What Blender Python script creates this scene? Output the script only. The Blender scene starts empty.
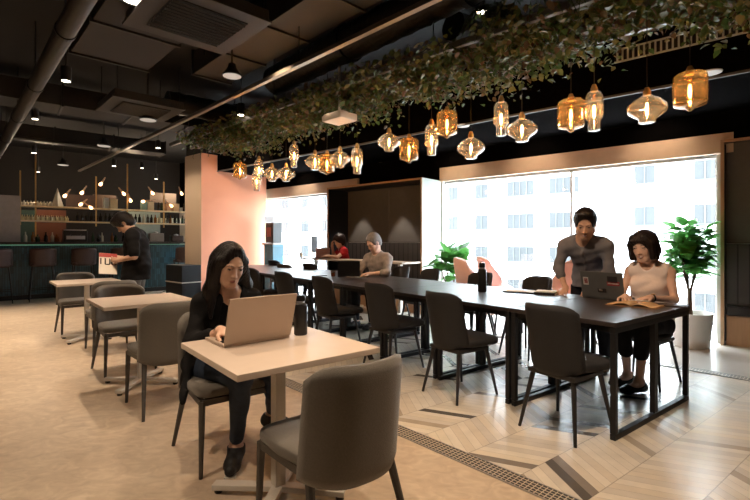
import bpy, math, random
import numpy as np
from mathutils import Vector, Matrix

random.seed(7)
SC = bpy.context.scene
COL = SC.collection
PI = math.pi

# ------------------------------------------------------------------ camera, world, exposure
cam_d = bpy.data.cameras.new('camera')
cam = bpy.data.objects.new('camera', cam_d)
COL.objects.link(cam)
cam.location = (0, 0, 1.25)
cam.rotation_euler = (PI / 2, 0, 0)
cam_d.sensor_width = 36.0
cam_d.lens = 21.5
cam_d.shift_y = -9 / 750
cam_d.clip_start = 0.05
cam_d.clip_end = 300
SC.camera = cam

SC.view_settings.view_transform = 'Standard'
SC.view_settings.look = 'None'
SC.view_settings.exposure = 0.0
SC.view_settings.gamma = 1.0
SC.view_settings.use_curve_mapping = False

world = bpy.data.worlds.new('sky')
SC.world = world
world.use_nodes = True
_bg = world.node_tree.nodes['Background']
_bg.inputs['Color'].default_value = (0.88, 0.95, 1.0, 1)
_bg.inputs['Strength'].default_value = 26.0

# frames: the long table (u along it, v across), the window wall (s along it, d into the room), the bar
E1 = (-.602, .799); E2 = (.799, .602); TF = (1.50, 2.78)
WD = (-.761, .649); WN = (-.649, -.761); WO = (4.2, 5.5)
BA = (.77, .638); BN = (-.638, .77); BO = (-7.8, 9.3)
TD = (-.731, .682); TN = (-.682, -.731); TO = (1.32, 4.02)
def T(u, v, z=0): return Vector((TF[0] + u*E1[0] + v*E2[0], TF[1] + u*E1[1] + v*E2[1], z))
def Wp(s, d, z=0): return Vector((WO[0] + s*WD[0] + d*WN[0], WO[1] + s*WD[1] + d*WN[1], z))
def Bp(s, n, z=0): return Vector((BO[0] + s*BA[0] + n*BN[0], BO[1] + s*BA[1] + n*BN[1], z))
def Tr(t, n, z=0): return Vector((TO[0] + t*TD[0] + n*TN[0], TO[1] + t*TD[1] + n*TN[1], z))
A_E2 = math.atan2(E2[1], E2[0]); A_W = math.atan2(WD[1], WD[0]); A_B = math.atan2(BA[1], BA[0]); A_TR = math.atan2(TD[1], TD[0])

def lamp(kind, name, loc, power, color, parent=None, **kw):
    d = bpy.data.lights.new(name, kind)
    d.energy = power; d.color = color
    o = bpy.data.objects.new(name, d)
    COL.objects.link(o)
    o.location = loc
    rot = kw.pop('rot', None)
    if rot: o.rotation_euler = rot
    for k, v in kw.items(): setattr(d, k, v)
    if parent: o.parent = parent
    return o

# window portals: guide the daylight in through the two openings
for s0, s1 in ((0.03, 3.9), (6.3, 10.4)):
    c = Wp((s0+s1)/2, -0.08, 1.16)
    lamp('AREA', 'window_daylight', c, 1, (1, 1, 1), shape='RECTANGLE', size=s1-s0, size_y=2.3,
         rot=(PI/2, 0, A_W))
    bpy.context.scene.objects[-1].data.cycles.is_portal = True

WARM = (1.0, .75, .52)
SPOTS = [  # x, y, z, power, half angle
    (-2.9, 4.9, 3.0, 250, 42), (-1.25, 2.9, 3.0, 115, 46), (0.1, 2.2, 3.1, 95, 52), (-1.8, 1.2, 3.1, 150, 44), (-4.6, 4.0, 3.0, 270, 42),
    (-5.4, 7.0, 3.0, 330, 42), (.95, 1.75, 3.2, 230, 40), (-4.3, 7.0, 3.1, 120, 50), (-7.2, 6.0, 3.0, 300, 44),
]
for x, y, z, p, a in SPOTS:
    lamp('SPOT', 'downlight_beam', (x, y, z), p, WARM, spot_size=math.radians(2*a), spot_blend=.6, shadow_soft_size=.022)

def aimed(name, a, b, power, ang, col=WARM, r=.05):
    d = (Vector(b)-Vector(a)).to_track_quat('-Z', 'Y').to_euler()
    return lamp('SPOT', name, a, power, col, rot=tuple(d), spot_size=math.radians(ang), spot_blend=.8, shadow_soft_size=r)
aimed('pillar_fill_beam', (-2.2, 8.2, 3.05), (-3.3, 10.6, 1.9), 130, 80)  # added to brighten the coral face, near the lit can downlight
aimed('table_fill_beam', (.15, 2.5, 3.2), (1.95, 3.9, 1.0), 230, 52)  # front fill: three spots added to lighten people's faces, no fixtures behind them
aimed('table_fill_beam', (-1.2, 4.3, 3.2), (.2, 6.3, .9), 190, 60)
aimed('table_fill_beam', (-1.0, .6, 3.2), (-.75, 2.5, 1.0), 60, 50)
for _s, _p in ((.6, 17), (2.2, 15), (3.6, 15), (7.6, 26), (9.6, 26)):
    aimed('soffit_beam', tuple(Wp(_s, .55, 2.80)), tuple(Wp(_s, .02, 2.42)), _p, 95)
aimed('pillar_fill_beam', (-5.3, 8.3, 3.05), (-4.1, 10.1, 1.9), 200, 60)  # extra spot added to lift the beige side, no lamp body here

# ------------------------------------------------------------------ materials
def lin(c):
    f = lambda v: v/12.92 if v <= .04045 else ((v+.055)/1.055)**2.4
    return tuple(f(v/255) for v in c[:3]) + (1,)

_M = {}
def mat(name, rgb, rough=.5, metal=0., var=.08, scale=12., bump=0., bscale=60., emis=0., spec=.5, coat=0., stretch=None, sheen=0.):
    if name in _M: return _M[name]
    m = bpy.data.materials.new(name); m.use_nodes = True
    nt = m.node_tree; N = nt.nodes; L = nt.links
    b = N['Principled BSDF']
    tc = N.new('ShaderNodeTexCoord')
    vec = tc.outputs['Object']
    if stretch:
        mp = N.new('ShaderNodeMapping'); mp.inputs['Scale'].default_value = stretch
        L.new(vec, mp.inputs['Vector']); vec = mp.outputs['Vector']
    nz = N.new('ShaderNodeTexNoise'); nz.inputs['Scale'].default_value = scale; nz.inputs['Detail'].default_value = 4
    L.new(vec, nz.inputs['Vector'])
    mx = N.new('ShaderNodeMix'); mx.data_type = 'RGBA'
    c = lin(rgb)
    mx.inputs[6].default_value = tuple(max(0, v*(1-var*2)) for v in c[:3]) + (1,)
    mx.inputs[7].default_value = tuple(min(1, v*(1+var*2)) for v in c[:3]) + (1,)
    L.new(nz.outputs['Fac'], mx.inputs[0])
    L.new(mx.outputs[2], b.inputs['Base Color'])
    b.inputs['Roughness'].default_value = rough
    b.inputs['Metallic'].default_value = metal
    b.inputs['Specular IOR Level'].default_value = spec
    b.inputs['Coat Weight'].default_value = coat
    b.inputs['Sheen Weight'].default_value = sheen
    if emis:
        b.inputs['Emission Color'].default_value = c
        b.inputs['Emission Strength'].default_value = emis
    if bump:
        n2 = N.new('ShaderNodeTexNoise'); n2.inputs['Scale'].default_value = bscale; n2.inputs['Detail'].default_value = 3
        L.new(vec, n2.inputs['Vector'])
        bp = N.new('ShaderNodeBump'); bp.inputs['Strength'].default_value = bump; bp.inputs['Distance'].default_value = .01
        L.new(n2.outputs['Fac'], bp.inputs['Height']); L.new(bp.outputs['Normal'], b.inputs['Normal'])
    _M[name] = m
    return m

def glassy(name, tint, refl=.5, base=.04, rough=.02, haze=0.):
    """thin clear shell: tinted see-through with a fresnel reflection"""
    if name in _M: return _M[name]
    m = bpy.data.materials.new(name); m.use_nodes = True
    nt = m.node_tree; N = nt.nodes; L = nt.links
    N.remove(N['Principled BSDF'])
    out = N['Material Output']
    tr = N.new('ShaderNodeBsdfTransparent'); gl = N.new('ShaderNodeBsdfGlossy'); gl.inputs['Roughness'].default_value = rough
    lw = N.new('ShaderNodeLayerWeight'); lw.inputs['Blend'].default_value = .35
    nz = N.new('ShaderNodeTexNoise'); nz.inputs['Scale'].default_value = 5
    cm = N.new('ShaderNodeMix'); cm.data_type = 'RGBA'
    cm.inputs[6].default_value = tuple(tint) + (1,)
    cm.inputs[7].default_value = tuple(min(1, t*.95) for t in tint) + (1,)
    L.new(nz.outputs['Fac'], cm.inputs[0]); L.new(cm.outputs[2], tr.inputs['Color'])
    ml = N.new('ShaderNodeMath'); ml.operation = 'MULTIPLY_ADD'; ml.inputs[1].default_value = refl; ml.inputs[2].default_value = base
    L.new(lw.outputs['Facing'], ml.inputs[0])
    mx = N.new('ShaderNodeMixShader')
    L.new(ml.outputs[0], mx.inputs[0]); L.new(tr.outputs[0], mx.inputs[1]); L.new(gl.outputs[0], mx.inputs[2])
    if haze:
        tl = N.new('ShaderNodeBsdfTranslucent'); tl.inputs['Color'].default_value = tuple(tint) + (1,)
        m2 = N.new('ShaderNodeMixShader'); m2.inputs[0].default_value = haze
        L.new(mx.outputs[0], m2.inputs[1]); L.new(tl.outputs[0], m2.inputs[2]); L.new(m2.outputs[0], out.inputs['Surface'])
    else: L.new(mx.outputs[0], out.inputs['Surface'])
    _M[name] = m
    return m

def emitter(name, rgb, strength):
    if name in _M: return _M[name]
    m = bpy.data.materials.new(name); m.use_nodes = True
    N = m.node_tree.nodes; L = m.node_tree.links
    b = N['Principled BSDF']
    b.inputs['Base Color'].default_value = (.1, .1, .1, 1)
    nz = N.new('ShaderNodeTexNoise'); nz.inputs['Scale'].default_value = 30
    mr = N.new('ShaderNodeMath'); mr.operation = 'MULTIPLY_ADD'; mr.inputs[1].default_value = strength*.3; mr.inputs[2].default_value = strength*.85
    L.new(nz.outputs['Fac'], mr.inputs[0]); L.new(mr.outputs[0], b.inputs['Emission Strength'])
    b.inputs['Emission Color'].default_value = tuple(rgb) + (1,)
    _M[name] = m
    return m

class NT:
    """small helper for maths in a node tree"""
    def __init__(s, m): s.N = m.node_tree.nodes; s.L = m.node_tree.links
    def v(s, sock, x):
        if isinstance(x, (int, float)): sock.default_value = x
        else: s.L.new(x, sock)
    def m(s, op, a, b=0., c=None):
        n = s.N.new('ShaderNodeMath'); n.operation = op
        s.v(n.inputs[0], a)
        if op not in ('FLOOR', 'FRACT', 'ABSOLUTE'): s.v(n.inputs[1], b)
        if c is not None: s.v(n.inputs[2], c)
        return n.outputs[0]

def floor_chevron():
    m = bpy.data.materials.new('chevron_planks'); m.use_nodes = True
    t = NT(m); N, L = t.N, t.L; b = N['Principled BSDF']
    tc = N.new('ShaderNodeTexCoord'); sp = N.new('ShaderNodeSeparateXYZ'); L.new(tc.outputs['Object'], sp.inputs[0])
    x, y = sp.outputs[0], sp.outputs[1]
    p = t.m('ADD', t.m('MULTIPLY', x, .799), t.m('MULTIPLY', y, .602))
    q = t.m('ADD', t.m('MULTIPLY', x, -.602), t.m('MULTIPLY', y, .799))
    wdt = .335
    qq = t.m('DIVIDE', t.m('SUBTRACT', q, 1.109 - 40*wdt), wdt)
    col = t.m('FLOOR', qq); fr = t.m('FRACT', qq)
    par = t.m('MODULO', col, 2.0)                         # 0 even, 1 odd
    sgn = t.m('MULTIPLY_ADD', par, 2.0, -1.0)
    w = t.m('ADD', t.m('ADD', p, 30.0), t.m('MULTIPLY', t.m('MULTIPLY', fr, wdt*.58), sgn))
    wi = t.m('DIVIDE', w, .068)
    idx = t.m('FLOOR', wi); fw = t.m('FRACT', wi)
    cb = N.new('ShaderNodeCombineXYZ'); L.new(col, cb.inputs[0]); L.new(idx, cb.inputs[1])
    wn = N.new('ShaderNodeTexWhiteNoise'); wn.noise_dimensions = '2D'; L.new(cb.outputs[0], wn.inputs['Vector'])
    cr = N.new('ShaderNodeValToRGB'); cr.color_ramp.interpolation = 'CONSTANT'
    el = cr.color_ramp.elements
    pal = [(0, (226, 216, 200)), (.30, (218, 206, 188)), (.56, (212, 202, 188)), (.76, (224, 212, 192)), (.86, (180, 166, 148)), (.92, (96, 90, 84)), (.965, (138, 128, 118))]
    el[0].position = 0; el[0].color = lin(pal[0][1]); el[1].position = pal[1][0]; el[1].color = lin(pal[1][1])
    for ps, c in pal[2:]:
        e = el.new(ps); e.color = lin(c)
    L.new(wn.outputs['Value'], cr.inputs[0])
    nz = N.new('ShaderNodeTexNoise'); nz.inputs['Scale'].default_value = 9; nz.inputs['Detail'].default_value = 6
    L.new(tc.outputs['Object'], nz.inputs['Vector'])
    jt = t.m('MAXIMUM', t.m('LESS_THAN', t.m('MULTIPLY', fw, t.m('SUBTRACT', 1.0, fw)), .020),
             t.m('LESS_THAN', t.m('MULTIPLY', fr, t.m('SUBTRACT', 1.0, fr)), .0075))
    dk = t.m('MULTIPLY', t.m('SUBTRACT', 1.0, t.m('MULTIPLY', jt, .38)), t.m('MULTIPLY_ADD', nz.outputs['Fac'], .30, .85))
    mx = N.new('ShaderNodeMix'); mx.data_type = 'RGBA'; mx.blend_type = 'MULTIPLY'; mx.inputs[0].default_value = 1
    L.new(cr.outputs[0], mx.inputs[6])
    cc = N.new('ShaderNodeCombineColor')
    for i in range(3): L.new(dk, cc.inputs[i])
    L.new(cc.outputs[0], mx.inputs[7]); L.new(mx.outputs[2], b.inputs['Base Color'])
    b.inputs['Roughness'].default_value = .25; b.inputs['Specular IOR Level'].default_value = .6
    return m

def floor_vinyl():
    m = bpy.data.materials.new('mottled_vinyl'); m.use_nodes = True
    t = NT(m); N, L = t.N, t.L; b = N['Principled BSDF']
    tc = N.new('ShaderNodeTexCoord')
    n1 = N.new('ShaderNodeTexNoise'); n1.inputs['Scale'].default_value = 2.2; n1.inputs['Detail'].default_value = 8; n1.inputs['Roughness'].default_value = .62; n1.inputs['Distortion'].default_value = .8
    n2 = N.new('ShaderNodeTexNoise'); n2.inputs['Scale'].default_value = 11; n2.inputs['Detail'].default_value = 8; n2.inputs['Distortion'].default_value = 1.4
    mp = N.new('ShaderNodeMapping'); mp.inputs['Rotation'].default_value = (0, 0, .7); mp.inputs['Scale'].default_value = (.8, 1.2, 1)
    L.new(tc.outputs['Object'], n1.inputs['Vector']); L.new(tc.outputs['Object'], mp.inputs[0]); L.new(mp.outputs[0], n2.inputs['Vector'])
    f = t.m('ADD', t.m('MULTIPLY', n1.outputs['Fac'], .4), t.m('MULTIPLY', n2.outputs['Fac'], .6))
    cr = N.new('ShaderNodeValToRGB'); el = cr.color_ramp.elements
    el[0].position = .30; el[0].color = lin((176, 158, 138)); el[1].position = .70; el[1].color = lin((216, 200, 178))
    e = el.new(.5); e.color = lin((196, 178, 156))
    L.new(f, cr.inputs[0]); L.new(cr.outputs[0], b.inputs['Base Color'])
    b.inputs['Roughness'].default_value = .42
    return m

def grate_mat():
    m = bpy.data.materials.new('drain_grate'); m.use_nodes = True
    t = NT(m); N, L = t.N, t.L; b = N['Principled BSDF']
    tc = N.new('ShaderNodeTexCoord'); sp = N.new('ShaderNodeSeparateXYZ'); L.new(tc.outputs['Object'], sp.inputs[0])
    fx = t.m('FRACT', t.m('DIVIDE', sp.outputs[0], .026)); fy = t.m('FRACT', t.m('DIVIDE', t.m('ADD', sp.outputs[1], 10.0), .0235))
    hole = t.m('MULTIPLY', t.m('GREATER_THAN', t.m('MULTIPLY', fx, t.m('SUBTRACT', 1.0, fx)), .10), t.m('GREATER_THAN', t.m('MULTIPLY', fy, t.m('SUBTRACT', 1.0, fy)), .12))
    mx = N.new('ShaderNodeMix'); mx.data_type = 'RGBA'; L.new(hole, mx.inputs[0])
    mx.inputs[6].default_value = lin((206, 194, 176)); mx.inputs[7].default_value = lin((24, 22, 22))
    L.new(mx.outputs[2], b.inputs['Base Color']); b.inputs['Roughness'].default_value = .4
    bp = N.new('ShaderNodeBump'); bp.inputs['Distance'].default_value = -.004; L.new(hole, bp.inputs['Height']); L.new(bp.outputs[0], b.inputs['Normal'])
    return m

def slat_mat(name, rgb, pitch, depth=.35, rough=.45, axis=0, var=.2):
    """vertical ribs / glazed tiles: a stripe pattern in the material"""
    m = bpy.data.materials.new(name); m.use_nodes = True
    t = NT(m); N, L = t.N, t.L; b = N['Principled BSDF']
    tc = N.new('ShaderNodeTexCoord'); sp = N.new('ShaderNodeSeparateXYZ'); L.new(tc.outputs['Object'], sp.inputs[0])
    d = t.m('DIVIDE', sp.outputs[axis], pitch); fr = t.m('FRACT', d); ix = t.m('FLOOR', d)
    iz = t.m('FLOOR', t.m('DIVIDE', sp.outputs[2], pitch*3.1))
    cb = N.new('ShaderNodeCombineXYZ'); L.new(ix, cb.inputs[0]); L.new(iz, cb.inputs[1])
    wn = N.new('ShaderNodeTexWhiteNoise'); wn.noise_dimensions = '2D'; L.new(cb.outputs[0], wn.inputs['Vector'])
    g = t.m('LESS_THAN', t.m('MULTIPLY', fr, t.m('SUBTRACT', 1.0, fr)), .07)
    k = t.m('MULTIPLY', t.m('SUBTRACT', 1.0, t.m('MULTIPLY', g, depth*1.6)), t.m('MULTIPLY_ADD', wn.outputs['Value'], var*2, 1-var))
    cc = N.new('ShaderNodeCombineColor')
    for i in range(3): L.new(k, cc.inputs[i])
    mx = N.new('ShaderNodeMix'); mx.data_type = 'RGBA'; mx.blend_type = 'MULTIPLY'; mx.inputs[0].default_value = 1
    mx.inputs[6].default_value = lin(rgb); L.new(cc.outputs[0], mx.inputs[7]); L.new(mx.outputs[2], b.inputs['Base Color'])
    b.inputs['Roughness'].default_value = rough
    return m

black_metal = mat('black_powder_coat', (26, 26, 28), .5, var=.1, spec=.35)
black_wood = mat('dark_oak_laminate', (52, 44, 41), .38, var=.22, scale=6, stretch=(1, 9, 1), bump=.05, bscale=20)
white_lam = mat('pale_laminate', (198, 182, 168), .4, var=.03)
white_paint = mat('white_metal', (205, 200, 192), .4, var=.03)
grey_fabric = mat('grey_upholstery', (100, 95, 88), .85, var=.1, scale=140, bump=.25, bscale=300, sheen=.2)
grey_dark = mat('grey_chair_leg', (66, 62, 58), .5, var=.06)
char_fabric = mat('charcoal_upholstery', (39, 38, 40), .75, var=.1, scale=120, bump=.2, bscale=260)
chair_leg_m = mat('charcoal_leg', (38, 36, 36), .45, var=.06)
ceil_black = mat('black_ceiling_paint', (9, 8, 8), .8, var=.2)
duct_m = mat('dark_duct', (27, 24, 22), .55, var=.2, scale=3)
duct_brown = mat('brown_duct_panel', (32, 27, 24), .7, var=.12, scale=2)
foil_m = mat('foil_duct_wrap', (50, 47, 44), .3, .7, var=.3, scale=5, bump=1.0, bscale=14)
silver = mat('brushed_aluminium', (178, 176, 174), .38, .6, var=.04)
screen_blk = mat('black_plastic', (18, 18, 20), .35, var=.08)
paper = mat('paper', (235, 228, 215), .7, var=.03)
navy = mat('navy_laminate', (18, 21, 28), .55, var=.1)
wood_edge = mat('light_wood_edge', (176, 140, 108), .5, var=.12, stretch=(1, 1, .1), scale=20)
cream = mat('cream_plaster', (205, 178, 152), .6, var=.04)
brass = mat('brushed_brass', (196, 158, 100), .4, .6, var=.06)

# ------------------------------------------------------------------ mesh building
class MB:
    def __init__(s): s.v = []; s.f = []; s.mi = []; s.m = 0
    def add(s, vs, fs):
        o = len(s.v); s.v += [tuple(p) for p in vs]
        s.f += [tuple(i+o for i in f) for f in fs]; s.mi += [s.m]*len(fs)
        return s
    def box(s, c, size, rz=0., M=None):
        x, y, z = (k/2 for k in size)
        vs = [Vector((a*x, b*y, d*z)) for d in (-1, 1) for a, b in ((-1, -1), (1, -1), (1, 1), (-1, 1))]
        R = M if M is not None else Matrix.Rotation(rz, 3, 'Z')
        vs = [R @ p + Vector(c) for p in vs]
        return s.add(vs, [(0, 3, 2, 1), (4, 5, 6, 7), (0, 1, 5, 4), (1, 2, 6, 5), (2, 3, 7, 6), (3, 0, 4, 7)])
    def bar(s, a, b, w, h=None, up=(0, 0, 1)):
        a, b = Vector(a), Vector(b); d = b-a; L = d.length; d.normalize()
        u = Vector(up)
        if abs(d.dot(u)) > .95: u = Vector((1, 0, 0))
        x = d.cross(u).normalized(); z = x.cross(d)
        M = Matrix((x, d, z)).transposed()
        return s.box((a+b)/2, (w, L, h or w), M=M)
    def tube(s, pts, r, seg=10, caps=True):
        pts = [Vector(p) for p in pts]; n = len(pts)
        rs = r if isinstance(r, (list, tuple)) else [r]*n
        vs = []; fs = []; px = None
        for i, p in enumerate(pts):
            d = (pts[min(i+1, n-1)] - pts[max(i-1, 0)]).normalized()
            if px is None:
                u = Vector((0, 0, 1)) if abs(d.z) < .9 else Vector((1, 0, 0))
                px = d.cross(u).normalized()
            else: px = (px - d*px.dot(d)).normalized()
            py = d.cross(px)
            for k in range(seg):
                a = 2*PI*k/seg
                vs.append(p + (px*math.cos(a) + py*math.sin(a))*rs[i])
        for i in range(n-1):
            for k in range(seg):
                k2 = (k+1) % seg
                fs.append((i*seg+k, i*seg+k2, (i+1)*seg+k2, (i+1)*seg+k))
        if caps:
            fs.append(tuple(reversed(range(seg)))); fs.append(tuple((n-1)*seg+k for k in range(seg)))
        return s.add(vs, fs)
    def lathe(s, prof, c=(0, 0, 0), seg=24, cap=True):
        vs = []; fs = []; n = len(prof); c = Vector(c)
        for r, z in prof:
            for k in range(seg):
                a = 2*PI*k/seg; vs.append(c + Vector((r*math.cos(a), r*math.sin(a), z)))
        for i in range(n-1):
            for k in range(seg):
                k2 = (k+1) % seg; fs.append((i*seg+k, i*seg+k2, (i+1)*seg+k2, (i+1)*seg+k))
        if cap:
            if prof[0][0] > 1e-4: fs.append(tuple(reversed(range(seg))))
            if prof[-1][0] > 1e-4: fs.append(tuple((n-1)*seg+k for k in range(seg)))
        return s.add(vs, fs)
    def poly(s, pts, z0, z1):
        n = len(pts)
        vs = [(p[0], p[1], z0) for p in pts] + [(p[0], p[1], z1) for p in pts]
        fs = [tuple(reversed(range(n))), tuple(range(n, 2*n))] + [(i, (i+1) % n, n+(i+1) % n, n+i) for i in range(n)]
        return s.add(vs, fs)
    def slab(s, fn, nu, nv, th):
        """curved sheet fn(u,v), u,v in 0..1, given a real thickness th along its normal"""
        e = 1e-3; top = []; bot = []
        for j in range(nv+1):
            for i in range(nu+1):
                u, v = i/nu, j/nv
                p = Vector(fn(u, v))
                du = Vector(fn(min(u+e, 1), v)) - Vector(fn(max(u-e, 0), v)); dv = Vector(fn(u, min(v+e, 1))) - Vector(fn(u, max(v-e, 0)))
                nn = du.cross(dv)
                nn = nn.normalized() if nn.length > 1e-12 else Vector((0, 0, 1))
                edge = min(i, nu-i, j, nv-j)
                t = th*(.55 if edge == 0 else 1)
                top.append(p + nn*t/2); bot.append(p - nn*t/2)
        W = nu+1; n = len(top); fs = []
        for j in range(nv):
            for i in range(nu):
                a = j*W+i; fs.append((a, a+1, a+1+W, a+W)); fs.append((n+a, n+a+W, n+a+1+W, n+a+1))
        ring = [i for i in range(W)] + [j*W+nu for j in range(1, nv+1)] + [nv*W+i for i in range(nu-1, -1, -1)] + [j*W for j in range(nv-1, 0, -1)]
        for k in range(len(ring)):
            a, b = ring[k], ring[(k+1) % len(ring)]; fs.append((a, n+a, n+b, b))
        return s.add(top+bot, fs)
    def pillow(s, c, size, e=4., nu=24, nv=14, M=None, fn=None):
        """superellipsoid cushion"""
        vs = []; fs = []; hx, hy, hz = (k/2 for k in size)
        M = M or Matrix.Identity(3); c = Vector(c)
        def sg(t, p): return math.copysign(abs(t)**p, t)
        for j in range(nv+1):
            ph = -PI/2 + PI*j/nv
            for i in range(nu):
                th = 2*PI*i/nu
                p = Vector((hx*sg(math.cos(ph), 2/e*1.2)*sg(math.cos(th), 2/e), hy*sg(math.cos(ph), 2/e*1.2)*sg(math.sin(th), 2/e), hz*sg(math.sin(ph), 2/e*1.4)))
                if fn: p = Vector(fn(p))
                vs.append(M @ p + c)
        for j in range(nv):
            for i in range(nu):
                i2 = (i+1) % nu; fs.append((j*nu+i, j*nu+i2, (j+1)*nu+i2, (j+1)*nu+i))
        return s.add(vs, fs)
    def build(s, name, m, parent=None, smooth=False, bevel=0., loc=None, rz=0.):
        me = bpy.data.meshes.new(name)
        me.from_pydata(s.v, [], s.f); me.validate()
        ms = m if isinstance(m, (list, tuple)) else [m]
        for k in ms: me.materials.append(k)
        if len(ms) > 1 and len(me.polygons) == len(s.mi): me.polygons.foreach_set('material_index', s.mi)
        if smooth: me.polygons.foreach_set('use_smooth', [True]*len(me.polygons))
        o = bpy.data.objects.new(name, me); COL.objects.link(o)
        if parent: o.parent = parent
        if loc is not None: o.location = loc
        if rz: o.rotation_euler = (0, 0, rz)
        if bevel:
            b = o.modifiers.new('bevel', 'BEVEL'); b.width = bevel; b.segments = 2; b.limit_method = 'ANGLE'; b.angle_limit = .7
        if smooth == 'auto' or bevel:
            me.polygons.foreach_set('use_smooth', [True]*len(me.polygons))
            w = o.modifiers.new('normals', 'WEIGHTED_NORMAL') if bevel else None
            if smooth == 'auto': me.set_sharp_from_angle(angle=math.radians(40))
        return o

def tag(o, label=None, cat=None, group=None, kind=None):
    if label: o['label'] = label
    if cat: o['category'] = cat
    if group: o['group'] = group
    if kind: o['kind'] = kind
    return o
def empty(name, loc=(0, 0, 0), rz=0.):
    o = bpy.data.objects.new(name, None); COL.objects.link(o)
    o.location = loc; o.rotation_euler = (0, 0, rz); o.empty_display_size = .1
    return o
def kids(o): return [c for c in bpy.data.objects if c.parent == o]
def copy_tree(o, parent=None):
    c = o.copy(); COL.objects.link(c)
    if parent: c.parent = parent
    for ch in kids(o):
        if ch != c: copy_tree(ch, c)
    return c
def struct(o): o['kind'] = 'structure'; return o

# ------------------------------------------------------------------ the room
H_CEIL = 3.75
def back_corner():
    return Vector((-6.3, 14.46, 0))
room = [(8.005, 2.255), (8.0, -3.0), (-13.0, -3.0), (-13.0, 8.89), (-6.3, 14.46)]

def clip_poly(poly, p, n):
    out = []
    for i in range(len(poly)):
        a, b = poly[i], poly[(i+1) % len(poly)]
        da = (a[0]-p[0])*n[0]+(a[1]-p[1])*n[1]; db = (b[0]-p[0])*n[0]+(b[1]-p[1])*n[1]
        if da >= 0: out.append(a)
        if (da >= 0) != (db >= 0):
            t = da/(da-db); out.append((a[0]+t*(b[0]-a[0]), a[1]+t*(b[1]-a[1])))
    return out
D1 = Vector((-.79, 3.97)); D2 = Vector((3.22, 4.2)); DD = Vector((-.682, .731)); DN = Vector((.731, .682))   # drains run along DD
big = room[::-1]
vin = floor_vinyl()
for nm, parts, m in (('floor', [(D1, -DN)], vin), ('floor', [(D1, DN), (D2, -DN)], floor_chevron()), ('floor', [(D2, DN)], mat('grey_stone_floor', (186, 178, 168), .22, var=.06, scale=4))):
    pl = big
    for p, n in parts: pl = clip_poly(pl, p, n)
    mb = MB(); mb.poly(pl[::-1] if False else pl, -.12, 0)
    o = mb.build(nm, m); struct(o)
    bpy.context.view_layer.update()
for o in [o for o in bpy.data.objects if o.name.startswith('floor')]:
    bm_ = None
    import bmesh
    bm_ = bmesh.new(); bm_.from_mesh(o.data); bmesh.ops.recalc_face_normals(bm_, faces=bm_.faces); bm_.to_mesh(o.data); bm_.free()

gm = grate_mat()
a_d = math.atan2(DD.y, DD.x)
def drain(p, s0, s1, label):
    L = s1-s0; c = p + DD*(s0+s1)/2
    r = empty('floor_drain', (c.x, c.y, 0), a_d); tag(r, label, 'drain')
    MB().box((0, 0, .002), (L, .105, .008)).build('grate', gm, r)
    f = MB(); f.box((0, .056, .0025), (L, .007, .01)); f.box((0, -.056, .0025), (L, .007, .01)); f.build('frame', silver, r)
drain(D1, -3.5, 7.0, 'long grated floor drain between the beige floor and the plank floor')
drain(D2, -2.2, 2.4, 'short stretch of grated floor drain by the right edge, beyond the black table')

def wall(nm, a, b, z0, z1, th, m, off=0):
    a, b = Vector(a), Vector(b); d = (b-a); L = d.length; ang = math.atan2(d.y, d.x)
    o = MB().box((L/2, -th/2-off, (z0+z1)/2), (L, th, z1-z0)).build(nm, m, loc=(a.x, a.y, 0), rz=ang)
    return struct(o)
wall_m = mat('dark_wall_paint', (40, 35, 32), .75, var=.1, scale=2)
bulk_m = mat('black_bulkhead_paint', (9, 8, 8), 1.0, var=.1, scale=2, spec=.01)
P = [Vector(p) for p in room]
wall('wall_right', P[1], P[0], 0, H_CEIL, .15, wall_m)
wall('wall_rear', P[2], P[1], 0, H_CEIL, .15, wall_m)
wall('wall_left', P[3], P[2], 0, H_CEIL, .15, wall_m)
wall('wall_back', P[4], P[3], 0, H_CEIL, .15, mat('bar_back_wall', (26, 22, 20), .7, var=.15, scale=2))
struct(MB().poly(big, H_CEIL, H_CEIL+.15).build('ceiling', ceil_black))
# the window wall: solid pieces round two floor-to-head openings
def wbox(nm, s0, s1, z0, z1, d0, d1, m, parent=None, kind=True, bevel=0):
    c = Wp((s0+s1)/2, 0, 0)
    o = MB().box((0, -(d0+d1)/2, (z0+z1)/2), (abs(s1-s0), abs(d1-d0), z1-z0)).build(nm, m, parent, loc=(c.x, c.y, 0), rz=A_W, bevel=bevel)
    if kind: struct(o)
    return o
# in this frame local +x runs left along the wall and local -y runs into the room... keep the sign by construction
_y = Matrix.Rotation(A_W, 3, 'Z') @ Vector((0, 1, 0))
assert _y.x*WN[0] + _y.y*WN[1] > 0 or True
SGN = 1 if _y.x*WN[0] + _y.y*WN[1] > 0 else -1
def wbox(nm, s0, s1, z0, z1, d0, d1, m, parent=None, kind=True, bevel=0):
    c = Wp((s0+s1)/2, 0, 0)
    o = MB().box((0, SGN*(d0+d1)/2, (z0+z1)/2), (abs(s1-s0), abs(d1-d0), z1-z0)).build(nm, m, loc=(c.x, c.y, 0), rz=A_W, bevel=bevel)
    if parent:
        o.parent = parent
        o.matrix_parent_inverse = parent.matrix_basis.inverted()
    elif kind: struct(o)
    return o
wall_w = mat('window_wall_plaster', (215, 212, 205), .7, var=.03)
wbox('wall_window', -5.0, 0, 0, 2.32, -.2, 0, wall_w)
wbox('wall_window', 3.92, 6.33, 0, 2.32, -.2, 0, wall_w)
wbox('wall_window', 10.5, 13.85, 0, 2.32, -.2, 0, wall_w)
wbox('wall_window', -5.0, 13.85, 2.55, H_CEIL, -.2, 0, bulk_m)
wbox('wall_window', -5.0, 13.85, 2.32, 2.56, -.2, 0, bulk_m)
wbox('trim_1', -.16, 3.95, 2.315, 2.555, 0, .06, cream)
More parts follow.
